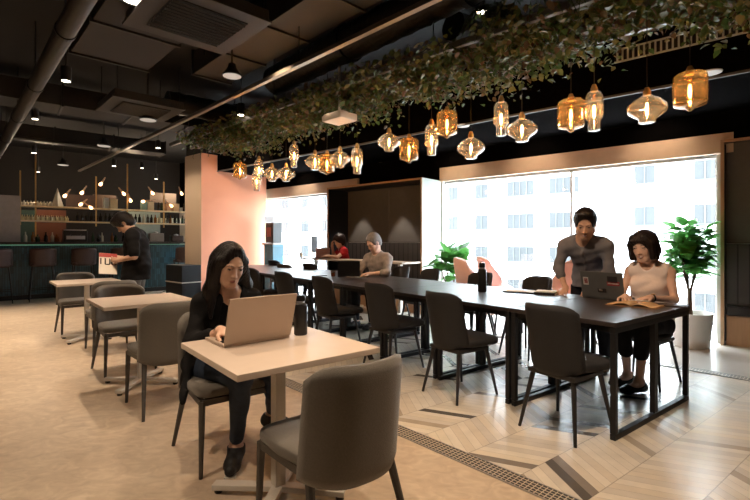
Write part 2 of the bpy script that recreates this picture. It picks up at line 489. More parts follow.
wbox('trim_2', 5.95, 10.5, 2.315, 2.555, 0, .06, mat('pale_grey_plaster', (196, 180, 164), .6, var=.03))
# lowered black soffit along the windows, and its fascia up to the ceiling
wbox('ceiling_soffit', -5.0, 8.9, 2.83, 2.93, 0, 1.52, bulk_m)
wbox('wall_fascia', -5.0, 8.9, 2.93, H_CEIL, 1.42, 1.52, bulk_m)
wbox('trim_3', -5.0, 8.9, 2.81, 2.835, 1.505, 1.535, mat('white_trim', (96, 94, 90), .6))
# windows: frame, mullions, panes
frame_w = mat('window_frame_white', (214, 218, 220), .45, var=.03)
pane = glassy('window_glass', (.97, .99, 1.0), .25, .02)
def window(nm, s0, s1, muls):
    c = Wp((s0+s1)/2, 0, 0)
    r = empty(nm, (c.x, c.y, 0), A_W); struct(r)
    L = s1-s0; y = -SGN*.1
    f = MB()
    f.box((0, y, .025), (L, .07, .05)); f.box((0, y, 2.30), (L, .07, .04))
    f.box((-L/2+.01, y, 1.16), (.02, .07, 2.24)); f.box((L/2-.01, y, 1.16), (.02, .07, 2.24))
    f.build('window_frame', frame_w, r)
    for m in muls:
        MB().box((m-(s0+s1)/2, y, 1.165), (.03, .08, 2.23)).build('mullion', frame_w, r)
    edges = [s0+.04] + list(muls) + [s1-.04]
    for a, b in zip(edges, edges[1:]):
        w = b-a-.05
        MB().box(((a+b)/2-(s0+s1)/2, y, 1.165), (w, .008, 2.22)).build('pane', pane, r)
    return r
window('window_1', 0.0, 3.92, [1.73])
window('window_2', 6.33, 10.5, [6.85, 7.02, 8.3])
# low white upstand outside the glass and the city beyond
fac = mat('pale_facade', (222, 224, 224), .8, var=.03, scale=.3)
facw = mat('facade_window', (57, 59, 60), .6, var=.1, scale=.2, spec=.1)
ledge = mat('facade_ledge', (74, 76, 77), .9, spec=.1)
def building(label, s0, s1, d, z0, z1, step, off):
    c = Wp((s0+s1)/2, d, 0)
    r = empty('apartment_building', (c.x, c.y, z0), A_W)
    tag(r, label, 'building', 'pale apartment blocks across the street')
    L = s1-s0; H = z1-z0
    MB().box((0, -SGN*4, H/2), (L, 8, H)).build('wall', fac, r)
    n = int(L/step)
    for i in range(n):
        for k in range(int(H/3.05)):
            x = -L/2+step*(i+.5); z = 1.1+3.05*k
            if z+z0 < -5 or z+z0 > 9.5: continue
            w = 2.5 if (i+off) % 3 else 1.3
            f = MB().box((x, SGN*.03, z+.75), (w, .1, 1.35)).build('window', facw, r)
            g = MB()
            for q in range(1, int(w/.8)+1): g.box((x-w/2+q*w/(int(w/.8)+1), SGN*.11, z+.75), (.09, .06, 1.35))
            g.box((x, SGN*.11, z+.05), (w+.2, .14, .1)); g.build('window_frame', ledge, f)
    for k in range(int(H/3.05)):
        MB().box((0, SGN*.25, 3.05*k+.55), (L, .5, .12)).build('balcony', ledge, r)
building('pale apartment block seen through the right-hand window, rows of wide windows', -34, 8.6, -31, -14, 22, 4.2, 0)
building('pale apartment block seen through the middle of the windows, nearer the booth', 10.5, 33, -33.5, -14, 20, 3.9, 1)
building('pale apartment block seen through the far left window by the column', 36, 92, -30, -14, 19, 4.4, 2)
struct(MB().box((0, 0, 0), (300, 120, .2)).build('ground_street', mat('street', (96, 96, 95), .9), loc=tuple(Wp(10, -75, -14.2)), rz=A_W))

# the pillar: coral on the face towards the table, beige on the left face
coral = mat('coral_paint', (222, 150, 116), .6, var=.03, scale=2)
beige = mat('beige_paint', (184, 164, 142), .6, var=.03, scale=2)
Nn = Vector((-3.84, 9.9)); pa = Vector((.649, .761)); pb = Vector((-.761, .649))
q = [Nn, Nn+pa*1.72, Nn+pa*1.72+pb*.74, Nn+pb*.74]
mb = MB(); mb.add([(p.x, p.y, 0) for p in q] + [(p.x, p.y, 3.2) for p in q], []);
for m_, fs in ((0, [(0, 1, 5, 4)]), (1, [(1, 2, 6, 5), (2, 3, 7, 6), (3, 0, 4, 7), (4, 5, 6, 7)])):
    for f in fs: mb.f.append(f); mb.mi.append(m_)
struct(mb.build('pillar', [coral, beige]))
struct(MB().poly([(p.x, p.y) for p in [Nn+(pa+pb)*.02, Nn+pa*1.7+pb*.02, Nn+pa*1.7+pb*.72, Nn+pa*.02+pb*.72]], 3.2, H_CEIL).build('wall_pillar_head', ceil_black))

# the two booths set in the window wall
slat_dark = slat_mat('channelled_booth_back', (66, 61, 58), .11, .5, .8, 0, .08)
felt = mat('grey_felt_panel', (92, 87, 82), .9, var=.06)
def booth(label, s0, s1, top, depth, light_side, edge_s=None):
    c = Wp(s0, 0, 0)
    r = empty('seating_booth', (c.x, c.y, 0), A_W); tag(r, label, 'booth')
    L = s1-s0; D = SGN
    def b(nm, x0, x1, z0, z1, d0, d1, m, bv=0): return MB().box(((x0+x1)/2, D*(d0+d1)/2, (z0+z1)/2), (x1-x0, d1-d0, z1-z0)).build(nm, m, r, bevel=bv)
    b('side_panel', 0, .035, 0, top, .005, depth, light_side)
    b('side_panel', L-.035, L, 0, top, .005, depth, navy)
    b('inner_lining', L-.05, L-.036, .05, top-.05, .01, depth-.02, navy)
    b('inner_lining', .036, .05, .05, top-.05, .01, depth-.02, navy)
    b('top_panel', .036, L-.036, top-.035, top, .005, depth, navy)
    b('edge_strip', 0, .035, 0, top, depth+.001, depth+.014, wood_edge)
    b('edge_strip', L-.035, L, 0, top, depth+.001, depth+.014, wood_edge)
    b('edge_strip', .036, L-.036, top-.035, top, depth+.001, depth+.014, wood_edge)
    half = (L-.1)/2
    b('upper_panel', .051, .05+half-.004, 1.22, top-.036, .01, .05, felt)
    b('upper_panel', .05+half+.004, L-.051, 1.22, top-.036, .01, .05, felt)
    b('back_cushion', .051, L-.051, .5, 1.215, .01, .11, slat_dark)
    b('bench_base', .051, L-.051, .0, .36, .01, depth-.06, wood_edge)
    b('bench_cushion', .051, L-.051, .361, .47, .112, depth-.05, char_fabric, .02)
    return r
bt = booth('dark lined booth with grey felt panels behind the grey-haired person, white outer side', 3.95, 6.28, 2.33, .60, mat('white_panel', (160, 168, 161), .5, var=.02))
for x in (.81, 1.84):
    l = lamp('SPOT', 'booth_lamp', (x, SGN*.36, 2.27), 70, (1, .88, .74), parent=bt, spot_size=math.radians(58), spot_blend=.35, shadow_soft_size=.03)
bo = booth('dark booth at the right edge with a wood edge and a beige bench base', -2.4, -.04, 2.46, .12, wood_edge)

# stub counter and screen glimpsed between pillar and window
teal_m = slat_mat('teal_glazed_tile', (38, 92, 110), .045, .4, .35, 0, .3)
c = Vector((-2.42, 10.7, 0))
r = empty('side_counter', c, A_W); tag(r, 'small teal tiled counter just right of the coral pillar', 'counter')
MB().box((0, 0, .58), (.34, .3, 1.16)).build('body', teal_m, r); MB().box((0, 0, 1.18), (.42, .36, .04)).build('worktop', mat('grey_worktop', (120, 116, 112), .4), r)
r = empty('drinks_machine', c+Vector((0, 0, 1.202)), A_W); tag(r, 'white and black drinks machine on the teal side counter', 'machine')
MB().box((0, 0, .24), (.30, .26, .48)).build('body', screen_blk, r, bevel=.01)
MB().box((0, SGN*.135, .26), (.16, .012, .22)).build('front_panel', mat('red_brown_panel', (110, 50, 40), .4), r)
MB().box((0, 0, .56), (.33, .28, .14)).build('sign_box', emitter('lit_sign', (.9, .95, 1), .8), r)
r = empty('storage_cabinet', Vector((-3.98, 9.3, 0)), A_W); tag(r, 'low black storage cabinet with a white shelf line in front of the beige pillar side', 'cabinet')
MB().box((0, 0, .2), (.7, .4, .4)).build('lower_body', navy, r); MB().box((0, 0, .411), (.72, .42, .02)).build('shelf', white_paint, r); MB().box((0, 0, .59), (.7, .4, .335)).build('upper_body', navy, r)

# ------------------------------------------------------------------ furniture
# long black table: ten butted tops on pairs of rectangular leg frames
def long_table():
    r = empty('communal_table', (TF[0], TF[1], 0), A_E2)
    tag(r, 'long dark communal table on black metal frames, running towards the coral pillar', 'table')
    # local x across (v), local y along (u)
    n = 10; mod = .79
    for i in range(n):
        y0 = i*mod
        MB().box((.615, y0+mod/2, .725), (1.23, mod-.004, .03)).build('tabletop', black_wood, r, bevel=.002)
        a = MB()
        a.box((.615, y0+.05, .69), (1.19, .03, .038)); a.box((.615, y0+mod-.05, .69), (1.19, .03, .038))
        a.box((.04, y0+mod/2, .69), (.03, mod-.13, .038)); a.box((1.19, y0+mod/2, .69), (.03, mod-.13, .038))
        a.build('apron', black_metal, r)
        for y in (y0+.028, y0+mod-.028):
            f = MB(); w = .034
            f.box((.025, y, .355), (.036, w, .63)); f.box((1.205, y, .355), (.036, w, .63))
            f.box((.615, y, .355), (.055, w, .63))
            f.box((.615, y, .018), (1.217, w, .036)); f.box((.615, y, .69), (1.22, w, .04))
            f.build('leg_frame', black_metal, r, bevel=.002)
    return r
long_table()

def wrap_back(w, z0, h, depth, y0, lean, rc=.10, taper=0., sag=0.):
    def fn(u, v):
        a = (u*2-1)
        ww = w*(1-taper*(1-v)**1.5)
        x = a*ww/2
        y = y0 - lean*v + depth*(abs(a)**2.6)
        z = z0 + h*v - rc*v*(abs(a)**7) - sag*(1-a*a)*(1-v)*0 + (.03*(1-v)*(abs(a)**5))
        return (x*(1-.02*v), y, z)
    return fn

def grey_chair():
    """faces +y, origin on the floor under the seat centre"""
    r = empty('side_chair')
    s = MB(); s.pillow((0, .045, .438), (.455, .43, .062), e=7, fn=lambda p: (p.x*(1+.14*min(p.y, 0)/.215), p.y, p.z)); s.build('seat', grey_fabric, r, smooth=True)
    MB().slab(wrap_back(.445, .36, .45, .13, -.235, .045, .055), 22, 12, .042).build('backrest', grey_fabric, r, smooth=True)
    rl = MB()
    rl.bar((-.185, -.13, .392), (-.205, .235, .392), .024, .032); rl.bar((.185, -.13, .392), (.205, .235, .392), .024, .032)
    rl.bar((-.205, .235, .392), (.205, .235, .392), .024, .032); rl.bar((-.185, -.13, .392), (.185, -.13, .392), .024, .032)
    rl.build('seat_rail', grey_dark, r)
    for a, b in (((-.205, .235), (-.215, .245)), ((.205, .235), (.215, .245)), ((-.185, -.125), (-.225, -.25)), ((.185, -.125), (.225, -.25))):
        MB().tube([(a[0], a[1], .40), (b[0], b[1], 0)], [.019, .011], 8).build('leg', grey_dark, r, smooth='auto')
    return r
def black_chair():
    r = empty('dining_chair')
    s = MB(); s.pillow((0, .06, .445), (.45, .43, .085), e=4.5, fn=lambda p: (p.x*(1+.22*min(p.y, .05)/.215), p.y, p.z)); s.build('seat', char_fabric, r, smooth=True)
    MB().slab(wrap_back(.375, .40, .45, .13, -.20, .085, .05, .04), 22, 12, .036).build('backrest', char_fabric, r, smooth=True)
    MB().box((0, 0, .385), (.34, .34, .03)).build('seat_frame', chair_leg_m, r, bevel=.006)
    for a, b in (((-.15, .15), (-.20, .23)), ((.15, .15), (.20, .23)), ((-.14, -.14), (-.20, -.22)), ((.14, -.14), (.20, -.22))):
        MB().tube([(a[0], a[1], .40), (b[0], b[1], 0)], [.018, .010], 8).build('leg', chair_leg_m, r, smooth='auto')
    return r
_gc = grey_chair(); _bc = black_chair(); _used = {'g': False, 'b': False}
def place(kind, x, y, face, label, group):
    """face: heading in degrees the chair looks towards"""
    p = _gc if kind == 'g' else _bc
    o = p if not _used[kind] else copy_tree(p)
    _used[kind] = True
    o.location = (x, y, 0); o.rotation_euler = (0, 0, math.radians(face) - PI/2)
    return tag(o, label, 'chair', group)
GG = 'grey chairs at the small square tables'
place('g', -.175, 1.845, 129, 'grey upholstered chair nearest the camera, seen from behind its rounded back', GG)
place('g', -.90, 2.68, -51.5, 'grey upholstered chair the person in a black jacket sits on', GG)
place('g', -1.60, 3.43, 132, 'grey upholstered chair with its back to the camera at the middle square table', GG)
place('g', -2.44, 4.36, -47, 'grey upholstered chair tucked under the far side of the middle square table', GG)
place('g', -3.04, 5.17, 132, 'dark-looking grey chair on the near side of the far square table, by the standing reader', GG)
place('g', -4.06, 6.12, -47, 'grey upholstered chair on the far left side of the far square table', GG)
GB = 'black chairs along the long table'
AF = math.degrees(A_E2)
front = [(.31, -.05, 'black padded chair nearest the right end of the long table, back to the camera'),
         (1.21, -.10, 'black padded chair second from the right end of the long table, camera side'),
         (2.12, -.06, 'black padded chair third from the right along the near side of the long table'),
         (3.15, -.07, 'black padded chair fourth from the right along the near side of the long table'),
         (4.17, -.07, 'black padded chair fifth from the right, above the left half of the open silver laptop'),
         (5.23, -.08, 'black padded chair just right of the head of the person in a black jacket'),
         (6.25, -.08, 'black padded chair mostly hidden behind the long-haired person')]
for u, v, lb in front:
    p = T(u, v); place('b', p.x, p.y, AF + random.uniform(-4, 4), lb, GB)
back = [(.42, 1.46, 'black chair the person with bobbed hair sits on'),
        (1.62, 1.45, 'black chair left of the leaning person, across the table from the stacked notebooks'),
        (2.42, 1.45, 'black chair behind the tall bottle on the long table'),
        (3.35, 1.45, 'black chair below the white side of the booth, far side of the long table'),
        (4.05, 1.50, 'black chair the grey-haired person sits on')]
for u, v, lb in back:
    p = T(u, v); place('b', p.x, p.y, AF+180 + random.uniform(-5, 5), lb, GB)

def square_table(label, cx, cy, ang, first=[None]):
    g = 'small square pedestal tables'
    if first[0] is None:
        r = empty('square_table'); first[0] = r
        MB().box((0, 0, .726), (.71, .71, .028)).build('tabletop', white_lam, r, bevel=.003)
        c = MB(); c.box((0, 0, .37), (.055, .055, .66)); c.build('column', white_paint, r, bevel=.004)
        MB().box((0, 0, .703), (.32, .32, .016)).build('mounting_plate', white_paint, r)
        b = MB()
        for k in range(4):
            a = PI/4 + k*PI/2
            b.bar((0, 0, .045), (.33*math.cos(a), .33*math.sin(a), .034), .055, .028)
        b.build('base', white_paint, r, bevel=.004)
        for k in range(4):
            a = PI/4 + k*PI/2
            MB().lathe([(.018, 0), (.02, .004), (.02, .018), (.01, .022)], (.305*math.cos(a), .305*math.sin(a), 0), 12).build('foot', screen_blk, r)
    else: r = copy_tree(first[0])
    r.location = (cx, cy, 0); r.rotation_euler = (0, 0, math.radians(ang))
    return tag(r, label, 'table', g)
square_table('pale square pedestal table nearest the camera, with the silver laptop on it', -.475, 2.20, 39.5)
square_table('pale square pedestal table in the middle of the three, empty top', -2.05, 3.93, 42)
square_table('pale square pedestal table furthest left, beside the standing reader', -3.68, 5.72, 42)

# pale table in front of the booth
r = empty('pale_table', (0, 0, 0)); tag(r, 'long narrow pale table in front of the grey booth', 'table')
pa_, pb_ = Vector((.44, 7.26, 0)), Vector((-1.56, 9.3, 0)); dd = (pb_-pa_).normalized(); L_ = (pb_-pa_).length; nn_ = Vector((dd.y, -dd.x, 0))
if nn_.y < 0: nn_ = -nn_
ct = (pa_+pb_)/2 + nn_*.23
r.location = ct; r.rotation_euler = (0, 0, math.atan2(dd.y, dd.x))
MB().box((0, 0, .885), (L_, .46, .03)).build('tabletop', white_lam, r, bevel=.003)
for x in (-L_/2+.25, 0, L_/2-.25):
    f = MB(); f.box((x, 0, .43), (.06, .06, .86)); f.box((x, 0, .015), (.08, .42, .03)); f.build('leg', white_paint, r)
G2 = 'chairs at the pale table in front of the booth'
for x, y, f, kind, lb in ((-1.62, 8.78, 45, 'g', 'grey chair at the far left end of the pale booth table'),
                    (-2.0, 9.6, 45, 'b', 'low black chair left of the grey chair by the far left window'),
                    (-1.05, 8.25, 45, 'b', 'black chair at the pale booth table, left of the open black laptop')):
    place(kind, x, y, f, lb, G2)

# pink wing chairs by the window
pink = mat('pink_velvet', (250, 204, 196), .75, var=.05, sheen=.3)
def wing_chair(first=[None]):
    if first[0] is not None: return copy_tree(first[0])
    r = empty('wing_chair'); first[0] = r
    s = MB(); s.pillow((0, .05, .36), (.56, .56, .2), e=5); s.build('seat', pink, r, smooth=True)
    def fb(u, v):
        a = u*2-1; w = .46 + .15*math.exp(-((v-.68)/.20)**2)
        x = a*w/2; fwd = .30*(abs(a)**3)*(.55+.6*math.exp(-((v-.55)/.3)**2))
        z = .34 + .72*v - .05*v*abs(a)**6
        return (x, -.26 - .10*v + fwd, z)
    MB().slab(fb, 24, 16, .045).build('backrest', pink, r, smooth=True)
    for sx in (-1, 1): MB().pillow((sx*.3, .02, .48), (.08, .5, .26), e=4).build('armrest', pink, r, smooth=True)
    for sx in (-1, 1):
        for sy in (-1, 1):
            MB().tube([(sx*.2, sy*.2, .28), (sx*.27, sy*.27, 0)], [.018, .011], 8).build('leg', chair_leg_m, r, smooth='auto')
    return r
def wing(x, y, f, lb):
    o = wing_chair(); o.location = (x, y, 0); o.rotation_euler = (0, 0, math.radians(f)-PI/2); o.scale = (.88, .88, .96); tag(o, lb, 'armchair', 'pink wing chairs by the window')
wing(1.42, 6.20, -12, 'pink wing armchair nearest the white booth side and the leafy plant')
wing(1.84, 6.62, -12, 'pink wing armchair directly behind the tall bottle, second from the booth')
wing(2.38, 5.55, 200, 'pink wing armchair partly hidden behind the leaning person in a grey shirt')
r = empty('coffee_table', (1.86, 5.78, 0), .6); tag(r, 'low wooden coffee table between the pink armchairs, crowded by books', 'table')
MB().box((0, 0, .52), (.62, .4, .03)).build('tabletop', mat('brown_wood', (128, 84, 60), .45, var=.2, scale=6, stretch=(1, 8, 1)), r, bevel=.004)
for sx in (-1, 1):
    for sy in (-1, 1): MB().tube([(sx*.24, sy*.14, .505), (sx*.28, sy*.17, 0)], .014, 8).build('leg', chair_leg_m, r)
for i, (x, y, c, lb) in enumerate(((1.74, 5.72, (180, 80, 70), 'small red booklet on the low coffee table'), (1.98, 5.86, (225, 220, 210), 'small white booklet on the low coffee table'))):
    tag(MB().box((0, 0, .012), (.2, .14, .024)).build('booklet', mat('booklet_%s' % i, c, .5), loc=(x, y, .536), rz=.4+i), lb, 'booklet', 'booklets on the coffee table')

# ------------------------------------------------------------------ laptops and small things
def laptop(label, loc, rz, w, d, tilt, lid_m, key_m, name='laptop', stickers=None, h=None):
    """hinge line centre at the origin, keyboard towards +y, the lid leans back towards -y"""
    r = empty(name, loc, rz); tag(r, label, 'laptop')
    MB().box((0, d/2, .008), (w, d, .014)).build('base', key_m, r, bevel=.003)
    k = MB()
    for j in range(5):
        for i in range(13): k.box((-w*.42 + i*w*.07, .055+j*.02, .0165), (w*.058, .016, .003))
    k.build('keyboard', screen_blk, r)
    MB().box((0, d-.045, .0155), (.1, .06, .001)).build('trackpad', mat('trackpad_grey', (150, 146, 142), .4), r)
    h = h or d
    M = Matrix.Rotation(tilt, 3, 'X')           # lid stands up then leans by tilt
    c = M @ Vector((0, 0, h/2)) + Vector((0, -.004, .016))
    lid = MB().box(c, (w, .008, h), M=M).build('lid', lid_m, r, bevel=.003)
    MB().box(c + M @ Vector((0, .0046, 0)), (w*.94, .001, h*.9), M=M).build('screen', mat('lit_screen_grey', (60, 64, 70), .2, emis=.4), lid)
    for (sx, sz, sw, sh, col, nm) in (stickers or []):
        MB().box(c + M @ Vector((sx, -.0048, sz)), (sw, .0012, sh), M=M).build('sticker', col, lid)
    MB().tube([(-w*.42, 0, .014), (w*.42, 0, .014)], .006, 8).build('hinge', key_m, r)
    return r
rose = mat('warm_silver_shell', (186, 168, 152), .42, .25, var=.02)
laptop('silver laptop open on the nearest square table, back of its lid to the camera', (-.585, 2.245, .7405), math.radians(41), .36, .235, math.radians(17), rose, rose)
grey_alu = mat('worn_grey_shell', (92, 92, 92), .45, .2, var=.1, scale=14)
st_red = mat('sticker_red', (150, 44, 50), .5); st_w = mat('sticker_white', (200, 190, 186), .5); st_k = mat('sticker_dark', (40, 36, 40), .5)
hl = T(.60, 1.06, .7405)
laptop('dark grey laptop covered in stickers between the leaning and the bobbed-hair person', hl, A_E2-PI/2+.10, .35, .235, math.radians(14), grey_alu, grey_alu,
       stickers=[(-.13, .03, .045, .07, st_w, 'a'), (-.128, .03, .028, .045, st_red, 'b'), (.09, .055, .08, .055, st_k, 'c'), (.095, .018, .10, .034, st_red, 'd'), (.095, .018, .085, .012, st_w, 'e'), (.0, -.05, .07, .035, st_k, 'f'), (-.01, -.045, .03, .02, st_w, 'g')])
laptop('black laptop open in front of the grey-haired person', (-.37, 6.32, .7405), math.radians(4), .31, .22, math.radians(12), screen_blk, screen_blk)
laptop('small pinkish laptop on the pale booth table by the person in red', (-1.05, 8.95, .9005), math.radians(20), .29, .2, math.radians(12), mat('pink_silver_shell', (170, 130, 122), .4, .2), screen_blk)

def bottle(label, loc, h, rad, body_m, cap_m, strap=False):
    r = empty('water_bottle', loc); tag(r, label, 'bottle')
    hb = h*.80
    MB().lathe([(rad*.9, 0), (rad, .006), (rad, hb-.02), (rad*.9, hb-.006), (rad*.62, hb)], seg=28).build('body', body_m, r, smooth='auto')
    MB().lathe([(rad*.60, hb), (rad*.60, hb+.012)], seg=28).build('neck_ring', silver, r, smooth='auto')
    MB().lathe([(rad*.72, hb+.0125), (rad*.74, hb+.02), (rad*.72, h-.01), (rad*.6, h)], seg=28).build('lid', cap_m, r, smooth='auto')
    MB().tube([(rad*.3, 0, h-.004), (rad*.3, 0, h+.012), (-rad*.3, 0, h+.012), (-rad*.3, 0, h-.004)], .004, 6).build('carry_loop', cap_m, r)
    return r
bottle('black water bottle standing beside the silver laptop on the nearest square table', (-.405, 2.44, .7405), .215, .036, mat('matt_black_bottle', (24, 24, 26), .45), screen_blk)
pb2 = T(1.63, .70)
bottle('tall dark water bottle standing alone on the long black table', (pb2.x, pb2.y, .7405), .29, .043, mat('dark_green_bottle', (40, 44, 44), .4), screen_blk)

pt = T(1.38, .98)
tb = empty('tablet_computer', (pt.x, pt.y, .7405), A_E2-PI/2+.35); tag(tb, 'thin white tablet lying flat on the long table behind the bottle', 'tablet')
MB().box((0, 0, .006), (.30, .20, .010)).build('case', screen_blk, tb, bevel=.002); MB().box((0, 0, .0125), (.28, .18, .002)).build('cover', paper, tb)
pt = T(1.12, 1.02)
for i, (sz, m, lb) in enumerate((((.19, .15, .022), mat('black_cover', (30, 28, 30), .5), 'black covered notebook at the bottom of the small stack near the leaning person'),
                             ((.18, .14, .012), paper, 'white notepad on top of the small notebook stack near the leaning person'))):
    o = empty('notebook', (pt.x, pt.y, .7405+.0225*i), A_E2-PI/2+.3+.1*i); tag(o, lb, 'notebook', 'notebooks stacked on the long table')
    MB().box((0, 0, sz[2]/2), sz).build('cover', m, o, bevel=.002); MB().box((.003, 0, sz[2]/2), (sz[0], sz[1]-.008, sz[2]*.6)).build('pages', paper, o)
pt = T(1.92, 1.08)
gl = empty('eyeglasses', (pt.x, pt.y, .7405), .5); tag(gl, 'folded dark eyeglasses on the far side of the long table near the tablet', 'glasses')
for sx in (-1, 1):
    MB().tube([(sx*.035+.024*math.cos(a), .0, .022+.018*math.sin(a)) for a in np.linspace(0, 2*PI, 13)], .0025, 6, caps=False).build('rim', screen_blk, gl)
    MB().tube([(sx*.06, 0, .03), (sx*.06, .05, .028), (sx*.05, .12, .004)], .0025, 6).build('temple', screen_blk, gl)
MB().tube([(-.012, 0, .026), (.012, 0, .026)], .0025, 6).build('bridge', screen_blk, gl)

# open notebook with a pen
pt = T(.27, .90)
nb = empty('open_notebook', (pt.x, pt.y, .7405), A_E2-PI/2+.12); tag(nb, 'open notebook with tan pages lying on the near right end of the long table', 'notebook')
tan = mat('tan_page', (206, 168, 124), .6, var=.03)
def page(sgn):
    return lambda u, v: (sgn*(.001+u*.17), -.12+.24*v, .008 + .020*math.sin(min(u*1.3, 1)*PI)**.8*(1-.4*u))
MB().slab(page(1), 14, 4, .006).build('page_block', tan, nb, smooth=True); MB().slab(page(-1), 14, 4, .006).build('page_block', tan, nb, smooth=True)
MB().box((0, 0, .0015), (.36, .25, .003)).build('cover', mat('kraft_cover', (168, 128, 92), .7), nb)
pn = MB().tube([(0, 0, 0), (.14, 0, 0)], [.003, .0045], 8).build('pen', white_paint, loc=(pt.x-.02, pt.y+.06, .775), rz=-.5); tag(pn, 'white pen lying across the open tan notebook', 'pen')
pt = T(.08, 1.10)
o = MB().box((0, 0, .006), (.20, .14, .012)).build('document_folder', mat('dark_folder', (60, 50, 48), .5), loc=(pt.x, pt.y, .7405), rz=A_E2-PI/2+.2, bevel=.002); tag(o, 'dark flat folder under the forearm of the bobbed-hair person', 'folder')

# things by the grey-haired person
for x, y, nm, lb in ((-.78, 6.55, 'smartphone', 'black phone lying on the long table left of the black laptop'),):
    o = MB().box((0, 0, .005), (.15, .075, .009)).build(nm, screen_blk, loc=(x, y, .7405), rz=.3, bevel=.002); tag(o, lb, 'phone')
cup_glass = glassy('cup_glass', (.85, .8, .75), .5, .08)
def tumbler(label, loc, r0=.034, h=.09, liquid=(110, 60, 30)):
    r = empty('drinking_glass', loc); tag(r, label, 'glass')
    MB().lathe([(r0*.8, 0), (r0, h), (r0-.003, h), (r0*.8-.003, .006)], seg=20, cap=True).build('cup', cup_glass, r, smooth='auto')
    MB().lathe([(r0*.76, .008), (r0*.88, h*.6)], seg=20).build('drink', mat('tea_%d' % liquid[0], liquid, .2), r, smooth='auto')
tumbler('small glass of tea left of the black laptop on the long table', (-.60, 6.42, .7405))
r = empty('paper_cup', (-1.55, 9.38, .9005)); tag(r, 'white paper cup at the left end of the pale booth table', 'cup')
MB().lathe([(.028, 0), (.038, .10), (.035, .10)], seg=18).build('cup', paper, r, smooth='auto'); MB().lathe([(.04, .1005), (.04, .108), (.034, .114)], seg=18).build('lid', screen_blk, r, smooth='auto')
o = empty('desk_screen', (-1.28, 9.45, .9005), .9); tag(o, 'small grey screen standing behind the pink laptop', 'screen')
MB().box((0, 0, .28), (.16, .02, .34)).build('panel', mat('mid_grey_plastic', (90, 88, 88), .5), o, bevel=.004); MB().box((0, 0, .055), (.03, .02, .11)).build('stand', silver, o); MB().box((0, 0, .005), (.12, .09, .01)).build('foot', silver, o)
# lamp glimpsed on the right booth's shelf
r = empty('reading_lamp', tuple(Wp(-.42, .10, .0))); 
bpy.data.objects.remove(r)

# ------------------------------------------------------------------ people: one smooth distance field per body, meshed by surface nets
def V3(*a): return np.array(a, dtype=np.float32)
def nrm(a):
    a = np.asarray(a, dtype=np.float64); return a/np.linalg.norm(a)
def d_cap(a, b, ra, rb):
    a = np.asarray(a, np.float32); b = np.asarray(b, np.float32)
    def f(X, Y, Z):
        ab = b-a; L2 = float(ab@ab) + 1e-9
        t = np.clip(((X-a[0])*ab[0] + (Y-a[1])*ab[1] + (Z-a[2])*ab[2])/L2, 0, 1)
        return np.sqrt((X-a[0]-t*ab[0])**2 + (Y-a[1]-t*ab[1])**2 + (Z-a[2]-t*ab[2])**2) - (ra + (rb-ra)*t)
    m = max(ra, rb)
    return f, np.minimum(a, b)-m, np.maximum(a, b)+m
def d_ell(c, r, R=None):
    c = np.asarray(c, np.float32); r = np.asarray(r, np.float32); R = np.eye(3) if R is None else np.asarray(R)   # columns = local axes
    def f(X, Y, Z):
        x, y, z = X-c[0], Y-c[1], Z-c[2]
        u = x*R[0, 0]+y*R[1, 0]+z*R[2, 0]; v = x*R[0, 1]+y*R[1, 1]+z*R[2, 1]; w = x*R[0, 2]+y*R[1, 2]+z*R[2, 2]
        k0 = np.sqrt((u/r[0])**2+(v/r[1])**2+(w/r[2])**2)+1e-6
        k1 = np.sqrt((u/r[0]**2)**2+(v/r[1]**2)**2+(w/r[2]**2)**2)+1e-6
        return k0*(k0-1)/k1
    m = float(max(r))
    return f, c-m, c+m

def smin(a, b, k):
    if k <= 0: return np.minimum(a, b)
    h = np.clip(.5+.5*(b-a)/k, 0, 1)
    return b+(a-b)*h-k*h*(1-h)

